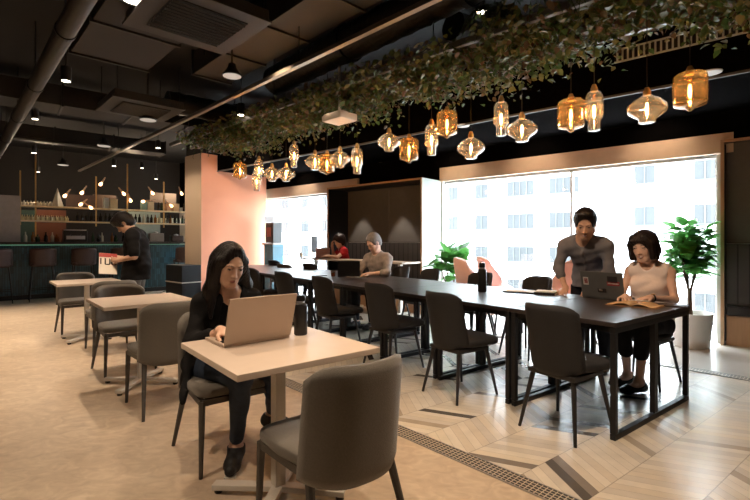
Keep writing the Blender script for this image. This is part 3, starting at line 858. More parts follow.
def sdf_mesh(ops, res):
    """ops: list of ('u'|'s', (fn, lo, hi), k) ; returns verts, quads"""
    lo = np.min([o[1][1] for o in ops if o[0] == 'u'], axis=0)-.03; hi = np.max([o[1][2] for o in ops if o[0] == 'u'], axis=0)+.03
    n = np.ceil((hi-lo)/res).astype(int)+1
    F = np.full(n, .2, np.float32)
    for kind, (fn, a, b), k in ops:
        if a is None: i0 = np.zeros(3, int); i1 = n
        else:
            pad = .02+max(k, 0)
            i0 = np.clip(np.floor((a-pad-lo)/res).astype(int), 0, n); i1 = np.clip(np.ceil((b+pad-lo)/res).astype(int)+1, 0, n)
        if np.any(i1 <= i0): continue
        X, Y, Z = [(lo[q]+res*np.arange(i0[q], i1[q])).astype(np.float32) for q in range(3)]
        X = X[:, None, None]; Y = Y[None, :, None]; Z = Z[None, None, :]
        S = (slice(i0[0], i1[0]), slice(i0[1], i1[1]), slice(i0[2], i1[2]))
        d = np.broadcast_to(fn(X, Y, Z), F[S].shape)
        if kind == 'u': F[S] = smin(F[S], d, k)
        elif kind == 's': F[S] = -smin(-F[S], d, k)
        elif kind == 'n': F[S] = F[S]+d
    F[0] = F[-1] = .2; F[:, 0] = F[:, -1] = .2; F[:, :, 0] = F[:, :, -1] = .2
    ins = F < 0
    c = np.zeros(tuple(n-1), np.int8)
    for dx in (0, 1):
        for dy in (0, 1):
            for dz in (0, 1): c += ins[dx:n[0]-1+dx, dy:n[1]-1+dy, dz:n[2]-1+dz]
    act = (c > 0) & (c < 8)
    ijk = np.argwhere(act)
    idx = np.full(tuple(n-1), -1, np.int32); idx[act] = np.arange(len(ijk))
    acc = np.zeros((len(ijk), 3)); cnt = np.zeros(len(ijk))
    for ax in range(3):
        o1, o2 = [q for q in range(3) if q != ax]
        for p in (0, 1):
            for q in (0, 1):
                off = np.zeros(3, int); off[o1] = p; off[o2] = q
                A = ijk+off; B = A.copy(); B[:, ax] += 1
                fa = F[A[:, 0], A[:, 1], A[:, 2]]; fb = F[B[:, 0], B[:, 1], B[:, 2]]
                s = (fa < 0) != (fb < 0)
                t = np.where(s, fa/np.where(fa == fb, 1, fa-fb), 0)
                pt = A.astype(float); pt[:, ax] += t
                acc[s] += pt[s]; cnt[s] += 1
    V = acc/cnt[:, None]*res+lo
    quads = []
    for ax in range(3):
        a = [slice(None)]*3; b = [slice(None)]*3; a[ax] = slice(0, -1); b[ax] = slice(1, None)
        ch = ins[tuple(a)] != ins[tuple(b)]
        e = np.argwhere(ch)
        o1, o2 = [(1, 2), (2, 0), (0, 1)][ax]
        e = e[(e[:, o1] > 0) & (e[:, o2] > 0)]
        e = e[(e[:, o1] < n[o1]-1) & (e[:, o2] < n[o2]-1)]
        def g(p, q):
            f = e.copy(); f[:, o1] -= p; f[:, o2] -= q
            return idx[f[:, 0], f[:, 1], f[:, 2]]
        Q = np.stack([g(1, 1), g(0, 1), g(0, 0), g(1, 0)], 1)
        flip = ~ins[e[:, 0], e[:, 1], e[:, 2]]
        Q[flip] = Q[flip][:, ::-1]
        quads.append(Q)
    Q = np.concatenate(quads)
    return V, Q

def field_obj(name, ops, res, m, parent=None, color=None, smooth_iter=1):
    V, Q = sdf_mesh(ops, res)
    me = bpy.data.meshes.new(name)
    me.vertices.add(len(V)); me.vertices.foreach_set('co', V.astype(np.float32).ravel())
    me.loops.add(len(Q)*4); me.loops.foreach_set('vertex_index', Q.astype(np.int32).ravel())
    me.polygons.add(len(Q)); me.polygons.foreach_set('loop_start', np.arange(0, len(Q)*4, 4, dtype=np.int32))
    me.update(calc_edges=True); me.validate()
    me.polygons.foreach_set('use_smooth', [True]*len(me.polygons))
    me.materials.append(m)
    if color is not None:
        C = color(V).astype(np.float32)
        at = me.color_attributes.new('Col', 'FLOAT_COLOR', 'POINT')
        at.data.foreach_set('color', np.concatenate([C, np.ones((len(C), 1), np.float32)], 1).ravel())
    o = bpy.data.objects.new(name, me); COL.objects.link(o)
    if parent: o.parent = parent
    return o

def skin_mat():
    m = bpy.data.materials.new('skin'); m.use_nodes = True
    N = m.node_tree.nodes; L = m.node_tree.links; b = N['Principled BSDF']
    a = N.new('ShaderNodeAttribute'); a.attribute_name = 'Col'
    tc = N.new('ShaderNodeTexCoord'); nz = N.new('ShaderNodeTexNoise'); nz.inputs['Scale'].default_value = 60; L.new(tc.outputs['Object'], nz.inputs[0])
    hs = N.new('ShaderNodeHueSaturation'); mr = N.new('ShaderNodeMath'); mr.operation = 'MULTIPLY_ADD'; mr.inputs[1].default_value = .16; mr.inputs[2].default_value = .92
    L.new(nz.outputs['Fac'], mr.inputs[0]); L.new(mr.outputs[0], hs.inputs['Value']); L.new(a.outputs['Color'], hs.inputs['Color']); L.new(hs.outputs[0], b.inputs['Base Color'])
    b.inputs['Roughness'].default_value = .5; b.inputs['Specular IOR Level'].default_value = .4
    b.inputs['Subsurface Weight'].default_value = 0
    return m
SKIN = skin_mat()
def hair_mat(name, rgb, rough=.42):
    return mat(name, rgb, rough, var=.35, scale=30, stretch=(3, 3, .3), bump=.5, bscale=90, spec=.35)
def cloth_mat(name, rgb, var=.08, rough=.85, bump=.35): return mat(name, rgb, rough, var=var, scale=16, bump=bump, bscale=26, spec=.2)

def rot3(yaw, pitch, roll):
    """columns: right, forward, up of a head turned left by yaw, nodding down by pitch, tilting by roll"""
    M = Matrix.Rotation(yaw, 3, 'Z') @ Matrix.Rotation(-pitch, 3, 'X') @ Matrix.Rotation(roll, 3, 'Y')
    return np.array(M)

class Person:
    def __init__(s, loc, face, P):
        s.P = P; s.loc = loc; s.rz = math.radians(face)-PI/2
        s.k = P.get('hs', 1.0)
        s.HR = rot3(*[math.radians(a) for a in P.get('head_rot', (0, 0, 0))]); s.HC = np.array(P['head'], float)
    def h(s, *p): return s.HC + s.HR @ (np.array(p)*s.k)          # head-local point to person space
    def hl(s, V): return ((V-s.HC) @ s.HR)/s.k                       # and back
    def hell(s, c, r): return d_ell(s.h(*c), np.array(r)*s.k, s.HR)
    def head_ops(s):
        k = s.k; fem = s.P.get('fem', False); o = []
        o.append(('u', s.hell((0, -.012, .030), (.074, .092, .086)), .0))
        o.append(('u', s.hell((0, .022, -.030), (.058 if fem else .062, .066, .082)), .03))
        o.append(('u', d_cap(s.h(-.012, .058, -.096), s.h(.012, .058, -.096), (.013 if fem else .018)*k, (.013 if fem else .018)*k), .03))
        for x in (-1, 1):
            jw = .044 if fem else .052
            o.append(('u', d_cap(s.h(x*(.034 if fem else .038), .058, -.022), s.h(x*.028, .060, -.04), .020*k, .018*k), .02))
            o.append(('u', d_cap(s.h(x*jw, .012, -.055), s.h(x*.02, .052, -.092), .020*k, .016*k), .03))
            o.append(('s', d_ell(s.h(x*.031, .096, .006), np.array((.019, .016, .012))*k, s.HR), .012))
            o.append(('u', d_ell(s.h(x*.031, .0765, .004), np.array((.0145, .0115, .0115))*k, s.HR), .004))
            o.append(('u', d_cap(s.h(x*.018, .086, .022), s.h(x*.044, .074, .021), .006*k, .005*k), .012))
            o.append(('u', d_ell(s.h(x*.074, -.006, -.004), np.array((.008, .018, .030))*k, s.HR), .008))
            o.append(('u', d_ell(s.h(x*(.0095 if fem else .0115), .091 if fem else .094, -.037), np.array((.0075, .009, .007))*k, s.HR), .006))
        o.append(('u', d_cap(s.h(0, .083, .008), s.h(0, .097 if fem else .103, -.030), .006*k, (.0075 if fem else .0095)*k), .010))
        o.append(('u', d_ell(s.h(0, .096 if fem else .101, -.034), np.array((.0085, .009, .008))*k, s.HR), .006))
        o.append(('u', d_ell(s.h(0, .083, -.0600), np.array((.018, .011, .0045))*k, s.HR), .006))
        o.append(('u', d_ell(s.h(0, .081, -.0690), np.array((.015, .012, .0052))*k, s.HR), .006))
        return o
    def face_color(s, V, base):
        sk = np.array(base); C = np.tile(sk, (len(V), 1)); q = s.hl(V); x, y, z = q[:, 0], q[:, 1], q[:, 2]
        ax = np.abs(x); fr = (y > .045)
        def blend(w, c):
            w = np.clip(w, 0, 1)[:, None]; C[:] = C*(1-w)+np.array(c)*w
        sm = lambda v: 1/(1+np.exp(-v))
        near = np.linalg.norm(q, axis=1) < .2
        lw = .024 if s.P.get('smile') else .018
        lip = 1-((x/lw)**2+((z+.0645)/.0095)**2); blend(np.where(fr & near, np.clip(lip*3, 0, 1), 0)*.85, np.array(s.P.get('lip', (.46, .17, .14))))
        if s.P.get('smile'):
            t = 1-((x/.019)**2+((z+.0648-.12*np.abs(x))/.0042)**2); blend(np.where(fr & near, np.clip(t*3, 0, 1), 0), (.8, .76, .7))
        else:
            t = 1-((x/.02)**2+((z+.0645)/.0018)**2); blend(np.where(fr & near, np.clip(t*2, 0, 1), 0)*.7, (.12, .03, .03))
        op = s.P.get('eye', .0045)
        e = 1-(((ax-.031)/.0150)**2+((z-.0035)/op)**2); blend(np.where(fr & near, np.clip(e*4, 0, 1), 0), (.55, .50, .47))
        i = 1-(((ax-.031)/.0070)**2+((z-.003)/(op+.0012))**2); blend(np.where(fr & near, np.clip(i*4, 0, 1), 0), (.02, .012, .01))
        l = 1-(((ax-.031)/.0165)**2+((z-.0035-op)/.0022)**2); blend(np.where(fr & near, np.clip(l*3, 0, 1), 0), (.03, .02, .02))
        zb = .0245-.0004*((ax-.028)/.008)**2; b = 1-(((ax-.031)/.020)**2+((z-zb)/.0040)**2)
        blend(np.where(fr & near, np.clip(b*2.5, 0, 1), 0)*s.P.get('brow', .85), s.P.get('browc', (.03, .02, .018)))
        return C
    def torso(s, inf=0., wide=1.0):
        P = s.P; pel = np.array(P['pelvis'], float); nb = np.array(P['neck'], float); L, R = np.array(P['shl'], float), np.array(P['shr'], float)
        g = P.get('girth', 1.0)*wide; up = nrm(nb-pel); rt = nrm(R-L); rt = nrm(rt-up*(rt@up)); fw = np.cross(up, rt); M = np.stack([rt, fw, up], 1)
        prt = np.array([1., 0, 0]); bend = np.array(P.get('belly', (0, 0, 0)), float)
        o = [('u', d_ell(pel+(0, 0, .01), (.168*g+inf, .118*g+inf, .115+inf)), .0),
             ('u', d_ell(pel*.62+nb*.38+bend, (.135*g+inf, .098*g+inf, .15+inf), M), .07),
             ('u', d_ell(pel*.32+nb*.68+bend*.5, (.150*g+inf, .108*g+inf, .145+inf), M), .06),
             ('u', d_cap(L*.86+R*.14, R*.86+L*.14, .056*g+inf, .056*g+inf), .06)]
        tr = nb*.78+(L+R)/2*.22
        for S in (L, R): o.append(('u', d_cap(nb+(0, 0, .0), S*.8+nb*.2+up*.006, .042+inf, .034+inf), .06))
        if P.get('fem'):
            for x in (-1, 1): o.append(('u', d_ell(pel*.36+nb*.64+rt*x*.066+fw*.070, (.056+inf, .046+inf, .056+inf), M), .05))
        s.M = M; s.up, s.rt, s.fw = up, rt, fw
        return o
    def arm(s, side, inf=0., t=2.0):
        P = s.P; S, E, W = [np.array(P[n+side], float) for n in ('sh', 'el', 'wr')]; g = P.get('armg', 1.0)
        o = [('u', d_ell(S-np.array((0, 0, .008)), np.array((.050, .050, .054))*g+inf), .04)]
        if t <= 1: o.append(('u', d_cap(S, S+(E-S)*t, .048*g+inf, (.048-.010*t)*g+inf), .03))
        else:
            o.append(('u', d_cap(S, E, .048*g+inf, .037*g+inf), .03))
            q = t-1; o.append(('u', d_cap(E, E+(W-E)*min(q, 1), .040*g+inf, (.040-(.040-.025)*min(q, 1))*g+inf), .02))
        return o
    def hand(s, side):
        P = s.P; W = np.array(P['wr'+side], float); d = nrm(P['hd'+side]); n = np.array(P['hn'+side], float); n = nrm(n-d*(n@d))
        t = np.cross(d, n); t = t if side == 'l' else -t           # towards the thumb
        t = t*P.get('thumb'+side, 1)
        k = P.get('handk', 1.0); cu = P.get('curl'+side, .35); M = np.stack([t, d, n], 1)
        o = [('u', d_cap(W-d*.01, W+d*.025*k, .025*k, .026*k), .02),
             ('u', d_ell(W+d*.052*k, np.array((.040, .050, .0150))*k, M), .018)]
        for i, (off, ln, sp) in enumerate(((.030, .068, .10), (.010, .076, .03), (-.011, .070, -.05), (-.030, .054, -.14))):
            b = W+d*(.082-.004*abs(i-1))*k+t*off*k; dd = nrm(d+t*sp); r = (.0090-.0006*i*(i == 3))*k
            ang = 0
            for j, f in enumerate((.44, .32, .24)):
                ang += cu*(1, 1.0, .7)[j]
                v = dd*math.cos(ang)+n*math.sin(ang); e = b+v*ln*f*k
                o.append(('u', d_cap(b, e, r*(1-.08*j), r*(1-.08*(j+1))), .004)); b = e
        b = W+d*.022*k+t*.024*k
        for v, ln, r in ((nrm(d*.75+t*.75+n*.25), .042, .0125), (nrm(d*1.0+t*.35+n*.3), .032, .0105), (nrm(d*1.0+t*.05+n*.35), .024, .0095)):
            e = b+v*ln*k; o.append(('u', d_cap(b, e, r*k, r*.9*k), .006)); b = e
        return o
    def leg(s, side, inf=0., t=2.0, wide=1.0):
        P = s.P; H, K, A = [np.array(P[n+side], float) for n in ('hip', 'kn', 'an')]; g = P.get('legg', 1.0)*wide
        o = [('u', d_cap(H, K, .082*g+inf, .054*g+inf), .05)]
        q = max(0, min(t-1, 1)); E = K+(A-K)*q
        if q > 0:
            back = nrm(np.cross(np.cross(nrm(A-K), nrm(K-H)), nrm(A-K)))
            o.append(('u', d_cap(K, E, .053*g+inf, (.053-(.053-.034)*q)*g+inf), .03))
            o.append(('u', d_ell(K+(A-K)*.3-back*.018, (.042*g+inf,)*2+(.10+inf,), None), .03)) if abs(nrm(A-K)[2]) > .7 and q > .6 else None
        return o
    def foot(s, side, inf=0.):
        P = s.P; A = np.array(P['an'+side], float); d = nrm(P['ft'+side]); dn = np.array(P.get('fd'+side, (0, 0, -1)), float)
        heel = A-d*.035+dn*.055; ball = A+d*.11+dn*.062; toe = A+d*.165+dn*.066
        return [('u', d_cap(A, heel, .034+inf, .028+inf), .02), ('u', d_cap(A+dn*.02, ball, .034+inf, .026+inf), .03), ('u', d_cap(ball, toe, .030+inf, .020+inf), .02), ('u', d_cap(heel, ball, .030+inf, .032+inf), .02)]
    def body(s, res, name='person'):
        P = s.P; o = s.torso(); nb = np.array(P['neck'], float)
        o.append(('u', d_cap(nb-(0, 0, .03), s.h(0, -.018, -.055), (.050 if P.get('fem') else .060), (.046 if P.get('fem') else .056)*s.k), .03))
        o += [(a, b, (k if i else .02)) for i, (a, b, k) in enumerate(s.head_ops())]
        for sd in 'lr': o += s.arm(sd); o += s.hand(sd); o += s.leg(sd); o += s.foot(sd)
        ob = field_obj(name, [q for q in o if q], res, SKIN, color=lambda V: s.face_color(V, P['skin']))
        ob.location = s.loc; ob.rotation_euler = (0, 0, s.rz); s.o = ob
        return ob
    def top(s, name, res, m, sleeve=1.5, inf=.012, hem=None, neck=.066, vneck=0., open_front=0., wide=1.04, extra=(), wr=.004, sl_inf=None, puff=0.):
        P = s.P; o = s.torso(inf, wide)
        for sd in 'lr':
            if sleeve > 0: o += s.arm(sd, (sl_inf if sl_inf is not None else inf+.004), sleeve)
        o += list(extra)
        if wr: o.append(('n', (lambda X, Y, Z: wr*(np.sin(38*X+11*Z+3*Y)*np.sin(31*Z-17*Y)+.6*np.sin(71*Z+23*X+19*Y)), None, None), 0))
        nb = np.array(P['neck'], float)
        o.append(('s', d_cap(nb-s.up*.005+s.fw*.012, s.h(0, -.01, -.02), neck, neck+.03), .008))
        if vneck:
            a = nb+s.fw*.10+s.up*.04; b = nb+s.fw*.14-s.up*vneck
            o.append(('s', d_cap(a, b, .082, .022), .006))
        if open_front:
            a = nb+s.fw*.13+s.up*.04; b = nb-s.up*.6+s.fw*.2
            o.append(('s', d_cap(a, b, open_front, open_front*.8), .01))
        if sleeve == 0:      # armholes
            for sd in 'lr':
                S = np.array(P['sh'+sd], float); x = -1 if sd == 'l' else 1
                o.append(('s', d_ell(S+s.rt*x*.045-s.up*.02, (.052, .12, .105), s.M), .01))
        if hem is not None: o.append(('s', (lambda X, Y, Z: Z-hem, None, None), .005))
        return field_obj(name, o, res, m, s.o)
    def trousers(s, name, res, m, t=1.95, inf=.010, waist=None, wide=1.0):
        P = s.P; pel = np.array(P['pelvis'], float); g = P.get('girth', 1.0)
        o = [('u', d_ell(pel+(0, 0, .01), (.168*g+inf, .118*g+inf, .115+inf)), 0)]
        for sd in 'lr': o += [q for q in s.leg(sd, inf, t, wide) if q]
        o.append(('n', (lambda X, Y, Z: .003*(np.sin(45*X+9*Z)*np.sin(37*Y+13*Z)), None, None), 0))
        if waist is not None: o.append(('s', (lambda X, Y, Z: waist-Z, None, None), .005))
        return field_obj(name, o, res, m, s.o)
    def shoes(s, res, m, inf=.008, low=False, sole=None):
        for sd in 'lr':
            A = np.array(s.P['an'+sd], float); dn = np.array(s.P.get('fd'+sd, (0, 0, -1)), float)
            o = s.foot(sd, inf)
            c = A+dn*(.0 if not low else .045)+np.array((0, 0, 0))
            d = nrm(s.P['ft'+sd])
            if low: o.append(('s', d_ell(A+dn*.005+d*.03, (.06, .085, .045)), .01))
            o.append(('s', d_cap(A-dn*.12, A-dn*.035, .08, .06), .01))
            sh = field_obj('shoe', o, res, m, s.o)
            if sole is not None:
                base = A+dn*.098; x = np.array((d[1], -d[0], 0)); x = nrm(x)
                b = MB()
                b.bar(tuple(base-d*.06), tuple(base+d*.185), .062, .016, up=tuple(-dn)); b.build('sole', sole, sh, bevel=.006)
    def hair(s, res, m, ops, name='hair', wr=.003):
        o = list(ops)
        HR, HC, k = s.HR, s.HC, s.k
        def nf(X, Y, Z):
            x = (X-HC[0])*HR[0, 0]+(Y-HC[1])*HR[1, 0]+(Z-HC[2])*HR[2, 0]; y = (X-HC[0])*HR[0, 1]+(Y-HC[1])*HR[1, 1]+(Z-HC[2])*HR[2, 1]
            a = np.arctan2(x, y+.02)
            return wr*(.6*np.sin(a*31+2*np.sin(9*Z))+.4*np.sin(a*53+1.5))
        o.append(('n', (nf, None, None), 0))
        return field_obj(name, o, res, m, s.o)
    def cap_hair(s, thick=.014, front=.055, sides=-.02, back=-.07):
        """close cap of hair: a shell over the skull with the face cut out"""
        t = thick
        return [('u', s.hell((0, -.014, .034), (.076+t, .094+t, .088+t)), 0), ('u', s.hell((0, -.05, -.01), (.066+t, .052+t, .075+t)), .02)]

def U(d, k=.01): return ('u', d, k)
def S_(d, k=.01): return ('s', d, k)
sk_f = (.52, .30, .20); sk_m = (.42, .235, .15)

# --- the person typing at the nearest table (right is local +x, forward local +y)
P1 = Person((-.93, 2.70, 0), -51.5, dict(
    fem=True, skin=(.66, .41, .29), pelvis=(0, -.03, .53), neck=(0.01, .15, .965), shl=(-.150, .13, .890), shr=(.150, .13, .890),
    head=(.035, .235, 1.118), head_rot=(2, 20, -4), ell=(-.215, .22, .70), elr=(.225, .20, .70), wrl=(-.10, .385, .785), wrr=(.135, .385, .785),
    hdl=(.25, 1, -.12), hdr=(-.28, 1, -.12), hnl=(0, 0, -1), hnr=(0, 0, -1), curll=.28, curlr=.28,
    hipl=(-.085, 0, .50), hipr=(.085, 0, .50), knl=(-.17, .36, .52), knr=(.02, .38, .52), anl=(-.31, .06, .16), anr=(-.01, .22, .10),
    ftl=(-.7, .6, -.25), fdl=(.0, .0, -1), ftr=(.5, .8, 0), girth=.84, armg=.82, legg=.86, eye=.0034, belly=(0, -.01, 0)))
b = P1.body(.0055)
tag(b, 'person with long dark hair in a black jacket typing on the silver laptop', 'person')
jack = cloth_mat('black_jacket', (20, 19, 20), .15)
P1.top('camisole', .006, cloth_mat('black_top', (14, 14, 15), .1), sleeve=0, inf=.006, vneck=.11, hem=.5, wide=1.0, neck=.078, wr=0)
drape = [U(d_cap((-.16, .02, .75), (-.18, -.10, .42), .035, .035), .04), U(d_cap((.15, .02, .75), (.19, -.06, .42), .03, .03), .04), U(d_cap((0, -.10, .8), (0, -.15, .5), .12, .13), .05),
         U(d_cap((.18, -.02, .55), (.245, .10, .36), .03, .018), .04)]
P1.top('jacket', .006, jack, sleeve=1.62, inf=.016, open_front=.085, wide=1.02, extra=drape, sl_inf=.014, neck=.068, wr=.004)
P1.trousers('jeans', .007, mat('dark_denim', (38, 52, 72), .8, var=.18, scale=50, bump=.3, bscale=120), t=1.88, inf=.009)
P1.shoes(.006, mat('black_trainer', (20, 20, 22), .6, var=.15, scale=40), inf=.010, sole=white_paint)
hb = hair_mat('black_hair', (22, 16, 14), .36)
hp = P1
ho = [U(hp.hell((0, -.016, .034), (.083, .101, .095)), 0), U(hp.hell((0, -.05, -.03), (.082, .062, .11)), .03)]
for x in (-1, 1):
    ho.append(U(d_cap(hp.h(x*.018, .045, .108), hp.h(x*.070, .046, .035), .012, .015), .02))
    ho.append(U(d_cap(hp.h(x*.070, .040, .040), hp.h(x*.072, .015 if x > 0 else -.015, -.09), .016, .022 if x > 0 else .014), .02))
ho.append(U(d_cap(hp.h(-.070, .0, .02), (-.105, .13, .99), .030, .034), .03)); ho.append(U(d_cap((-.105, .13, .99), (-.12, .05, .86), .034, .03), .03))
ho.append(U(d_cap(hp.h(.072, .01, .02), (.125, .185, .98), .028, .034), .03)); ho.append(U(d_cap((.125, .185, .98), (.13, .22, .83), .036, .010), .03))
ho.append(U(d_cap(hp.h(.076, .0, -.02), (.105, .16, .90), .03, .03), .03)); ho.append(U(d_cap(hp.h(0, -.07, 0), (0, .04, .86), .06, .06), .04)); ho.append(U(d_cap(hp.h(-.03, -.06, 0), (-.09, .05, .86), .05, .05), .04)); ho.append(U(d_cap(hp.h(.03, -.06, 0), (.09, .05, .86), .05, .05), .04))
ho.append(S_(hp.hell((-.006, .108, -.008), (.055, .078, .094)), .010))
ho.append(S_(d_cap(hp.h(0, .075, -.06), hp.h(0, .06, -.2), .045, .05), .01))
P1.hair(.006, hb, ho, wr=.0025)
o = MB().tube([Vector((.135, .385, .785)) + Vector((math.cos(a)*.030, -.012, math.sin(a)*.027)) for a in np.linspace(0, 2*PI, 17)], .004, 6, caps=False).build('bracelet', chair_leg_m, b, smooth=True)

# --- standing reader by the far square table, seen from their left side
P2 = Person((-3.17, 5.98, 0), 193, dict(
    skin=(.62, .38, .27), pelvis=(0, -.02, .92), neck=(0, .055, 1.375), shl=(-.175, .02, 1.325), shr=(.175, .02, 1.325), hs=1.10,
    head=(.0, .165, 1.485), head_rot=(12, 46, 0), ell=(-.215, -.02, 1.05), elr=(.205, .02, 1.05), wrl=(-.12, .20, 1.00), wrr=(.08, .22, 1.02),
    hdl=(.35, 1, .1), hdr=(-.35, 1, .05), hnl=(1, -.2, .2), hnr=(-1, -.2, .2), curll=.5, curlr=.5,
    hipl=(-.09, 0, .88), hipr=(.09, 0, .88), knl=(-.10, .04, .48), knr=(.10, .03, .48), anl=(-.11, .0, .10), anr=(.11, -.02, .10), ftl=(-.1, 1, 0), ftr=(.1, 1, 0), girth=.98, eye=.003))
b = P2.body(.009)
tag(b, 'person in a black T-shirt standing by the far square table, reading a booklet', 'person')
P2.top('t_shirt', .009, cloth_mat('black_tee', (15, 14, 15), .12), sleeve=.82, inf=.018, hem=.74, wide=1.10, sl_inf=.030, neck=.062, wr=.003, extra=[U(d_cap((0, 0, 1.2), (0, .02, .76), .145, .180), .05)])
P2.trousers('trousers', .010, cloth_mat('grey_trousers', (92, 88, 84)), t=1.95, inf=.014, waist=.745)
P2.shoes(.009, screen_blk, sole=white_paint)
ho = P2.cap_hair(.020)+[U(P2.hell((0, .055, .085), (.072, .05, .045)), .02), U(P2.hell((0, .085, .052), (.06, .018, .026)), .012), U(P2.hell((0, -.075, -.035), (.06, .04, .05)), .02)]
for x in (-1, 1): ho += [U(d_cap(P2.h(x*.078, .03, .05), P2.h(x*.080, .035, -.0), .018, .012), .012)]
ho.append(S_(P2.hell((0, .105, -.045), (.075, .09, .085)), .01)); ho.append(S_(P2.hell((0, .0, -.13), (.12, .12, .05)), .01)); ho += [S_(P2.hell((x*.09, .004, -.012), (.03, .024, .034)), .006) for x in (-1, 1)]
P2.hair(.008, hb, ho, wr=.003)
bk = empty('booklet', (-3.17, 5.98, 0), P2.rz)
tag(bk, 'white booklet with a red band and black lettering held by the standing reader', 'booklet')
Mb = Matrix.Rotation(math.radians(-58), 3, 'Z') @ Matrix.Rotation(math.radians(-24), 3, 'X') @ Matrix.Rotation(math.radians(6), 3, 'Y')
cb_ = Vector((-.08, .33, .955))
MB().box(cb_, (.21, .012, .29), M=Mb).build('pages', paper, bk, bevel=.002)
for off in (.0072, -.0072):
    MB().box(cb_ + Mb @ Vector((0, off, .115)), (.208, .0016, .055), M=Mb).build('red_band', mat('red_band', (168, 58, 52), .5), bk)
def glyphs(par, org, M, h, text, m, thick=.002):
    """block letters from a 3 x 5 grid of strokes"""
    font = {'U': ((0, 0, 0, 1), (0, 0, 1, 0), (1, 0, 1, 1)), 'B': ((0, 0, 0, 1), (0, 0, 1, 0), (0, .5, 1, .5), (0, 1, 1, 1), (1, 0, 1, 1)), 'I': ((.5, 0, .5, 1),), 'N': ((0, 0, 0, 1), (0, 1, 1, 0), (1, 0, 1, 1)),
            'E': ((0, 0, 0, 1), (0, 0, 1, 0), (0, .5, .8, .5), (0, 1, 1, 1)), 'A': ((0, 0, .5, 1), (.5, 1, 1, 0), (.2, .4, .8, .4)), 'R': ((0, 0, 0, 1), (0, 1, 1, 1), (1, 1, 1, .5), (0, .5, 1, .5), (.3, .5, 1, 0)),
            'K': ((0, 0, 0, 1), (0, .45, 1, 1), (0, .45, 1, 0)), 'O': ((0, 0, 0, 1), (0, 0, 1, 0), (1, 0, 1, 1), (0, 1, 1, 1)), 'L': ((0, 0, 0, 1), (0, 0, 1, 0)), 'T': ((.5, 0, .5, 1), (0, 1, 1, 1)), 'S': ((0, 0, 1, 0), (1, 0, 1, .5), (0, .5, 1, .5), (0, .5, 0, 1), (0, 1, 1, 1)), 'D': ((0, 0, 0, 1), (0, 0, 1, .1), (1, .1, 1, .9), (0, 1, 1, .9))}
    mb = MB(); w = h*.6; st = h*.17; x = -len(text)*(w+st*1.5)/2
    for ch in text:
        for a in font.get(ch, ()):
            p = org + M @ Vector((x+a[0]*w, 0, (a[1]-.5)*h)); q_ = org + M @ Vector((x+a[2]*w, 0, (a[3]-.5)*h))
            mb.bar(p, q_, st, thick, up=tuple(M @ Vector((0, 1, 0))))
        x += w+st*1.7
    return mb.build('lettering', m, par)
glyphs(bk, cb_ + Mb @ Vector((.0, -.0072, .03)), Mb, .085, 'IUB', screen_blk)
glyphs(bk, cb_ + Mb @ Vector((.0, .0072, .03)), Mb @ Matrix.Rotation(PI, 3, 'Z'), .085, 'IUB', screen_blk)

# --- grey-haired person writing at the long table
P3 = Person((.10, 6.72, 0), 228, dict(
    skin=(.72, .46, .35), pelvis=(.03, -.03, .56), neck=(0, .10, 1.06), shl=(-.19, .08, .99), shr=(.19, .08, .99), hs=1.13,
    head=(.0, .18, 1.225), head_rot=(-8, 30, 0), ell=(-.29, .22, .80), elr=(.26, .24, .79), wrl=(-.12, .41, .785), wrr=(.12, .46, .785),
    hdl=(.5, 1, -.05), hdr=(-.5, 1, -.05), hnl=(0, 0, -1), hnr=(-.5, 0, -1), curll=.4, curlr=.6,
    hipl=(-.10, 0, .52), hipr=(.10, 0, .52), knl=(-.13, .42, .53), knr=(.14, .42, .53), anl=(-.13, .36, .10), anr=(.14, .40, .10), ftl=(0, 1, 0), ftr=(0, 1, 0), girth=1.0, eye=.002, armg=.95, browc=(.2, .18, .16)))
b = P3.body(.009)
tag(b, 'grey-haired person with glasses in a grey checked shirt writing at the long table', 'person')
shirt3 = cloth_mat('grey_check_shirt', (150, 142, 138), .25)
P3.top('shirt', .009, shirt3, sleeve=1.25, inf=.018, hem=.54, wide=1.12, sl_inf=.020, neck=.064, wr=.004,
       extra=[U(d_cap((-.05, .12, 1.085), (-.035, .17, 1.02), .018, .012), .008), U(d_cap((.05, .12, 1.085), (.035, .17, 1.02), .018, .012), .008)])
P3.trousers('trousers', .011, cloth_mat('dark_trousers', (36, 36, 40)), inf=.012); P3.shoes(.010, screen_blk)
ho = P3.cap_hair(.011); ho.append(S_(P3.hell((0, .120, -.010), (.085, .090, .092)), .01)); ho.append(S_(P3.hell((0, .03, -.105), (.12, .10, .08)), .01)); ho += [S_(P3.hell((x*.09, .004, -.012), (.03, .024, .034)), .006) for x in (-1, 1)]
P3.hair(.008, hair_mat('grey_hair', (118, 114, 112), .6), ho)
def spectacles(p, m=screen_blk):
    g = MB()
    for x in (-1, 1):
        g.tube([tuple(p.h(x*.032+.021*math.cos(a), .098, .002+.015*math.sin(a))) for a in np.linspace(0, 2*PI, 13)], .0022, 6, caps=False)
        g.tube([tuple(p.h(x*.053, .096, .006)), tuple(p.h(x*.080, .05, .006)), tuple(p.h(x*.082, -.01, .004))], .0022, 6)
    g.tube([tuple(p.h(-.011, .1, .004)), tuple(p.h(.011, .1, .004))], .0022, 6)
    o = g.build('eyeglasses', m, p.o, smooth=True); return o
spectacles(P3)
wr_ = Matrix.Rotation(P3.rz, 3, 'Z')
pen = MB().tube([(0, 0, 0), (.035, -.06, .13)], [.003, .005], 8).build('pen', white_paint, loc=tuple(Vector(P3.loc)+wr_@Vector((.055, .545, .745))), rz=P3.rz); tag(pen, 'white pen in the writing hand of the grey-haired person', 'pen')
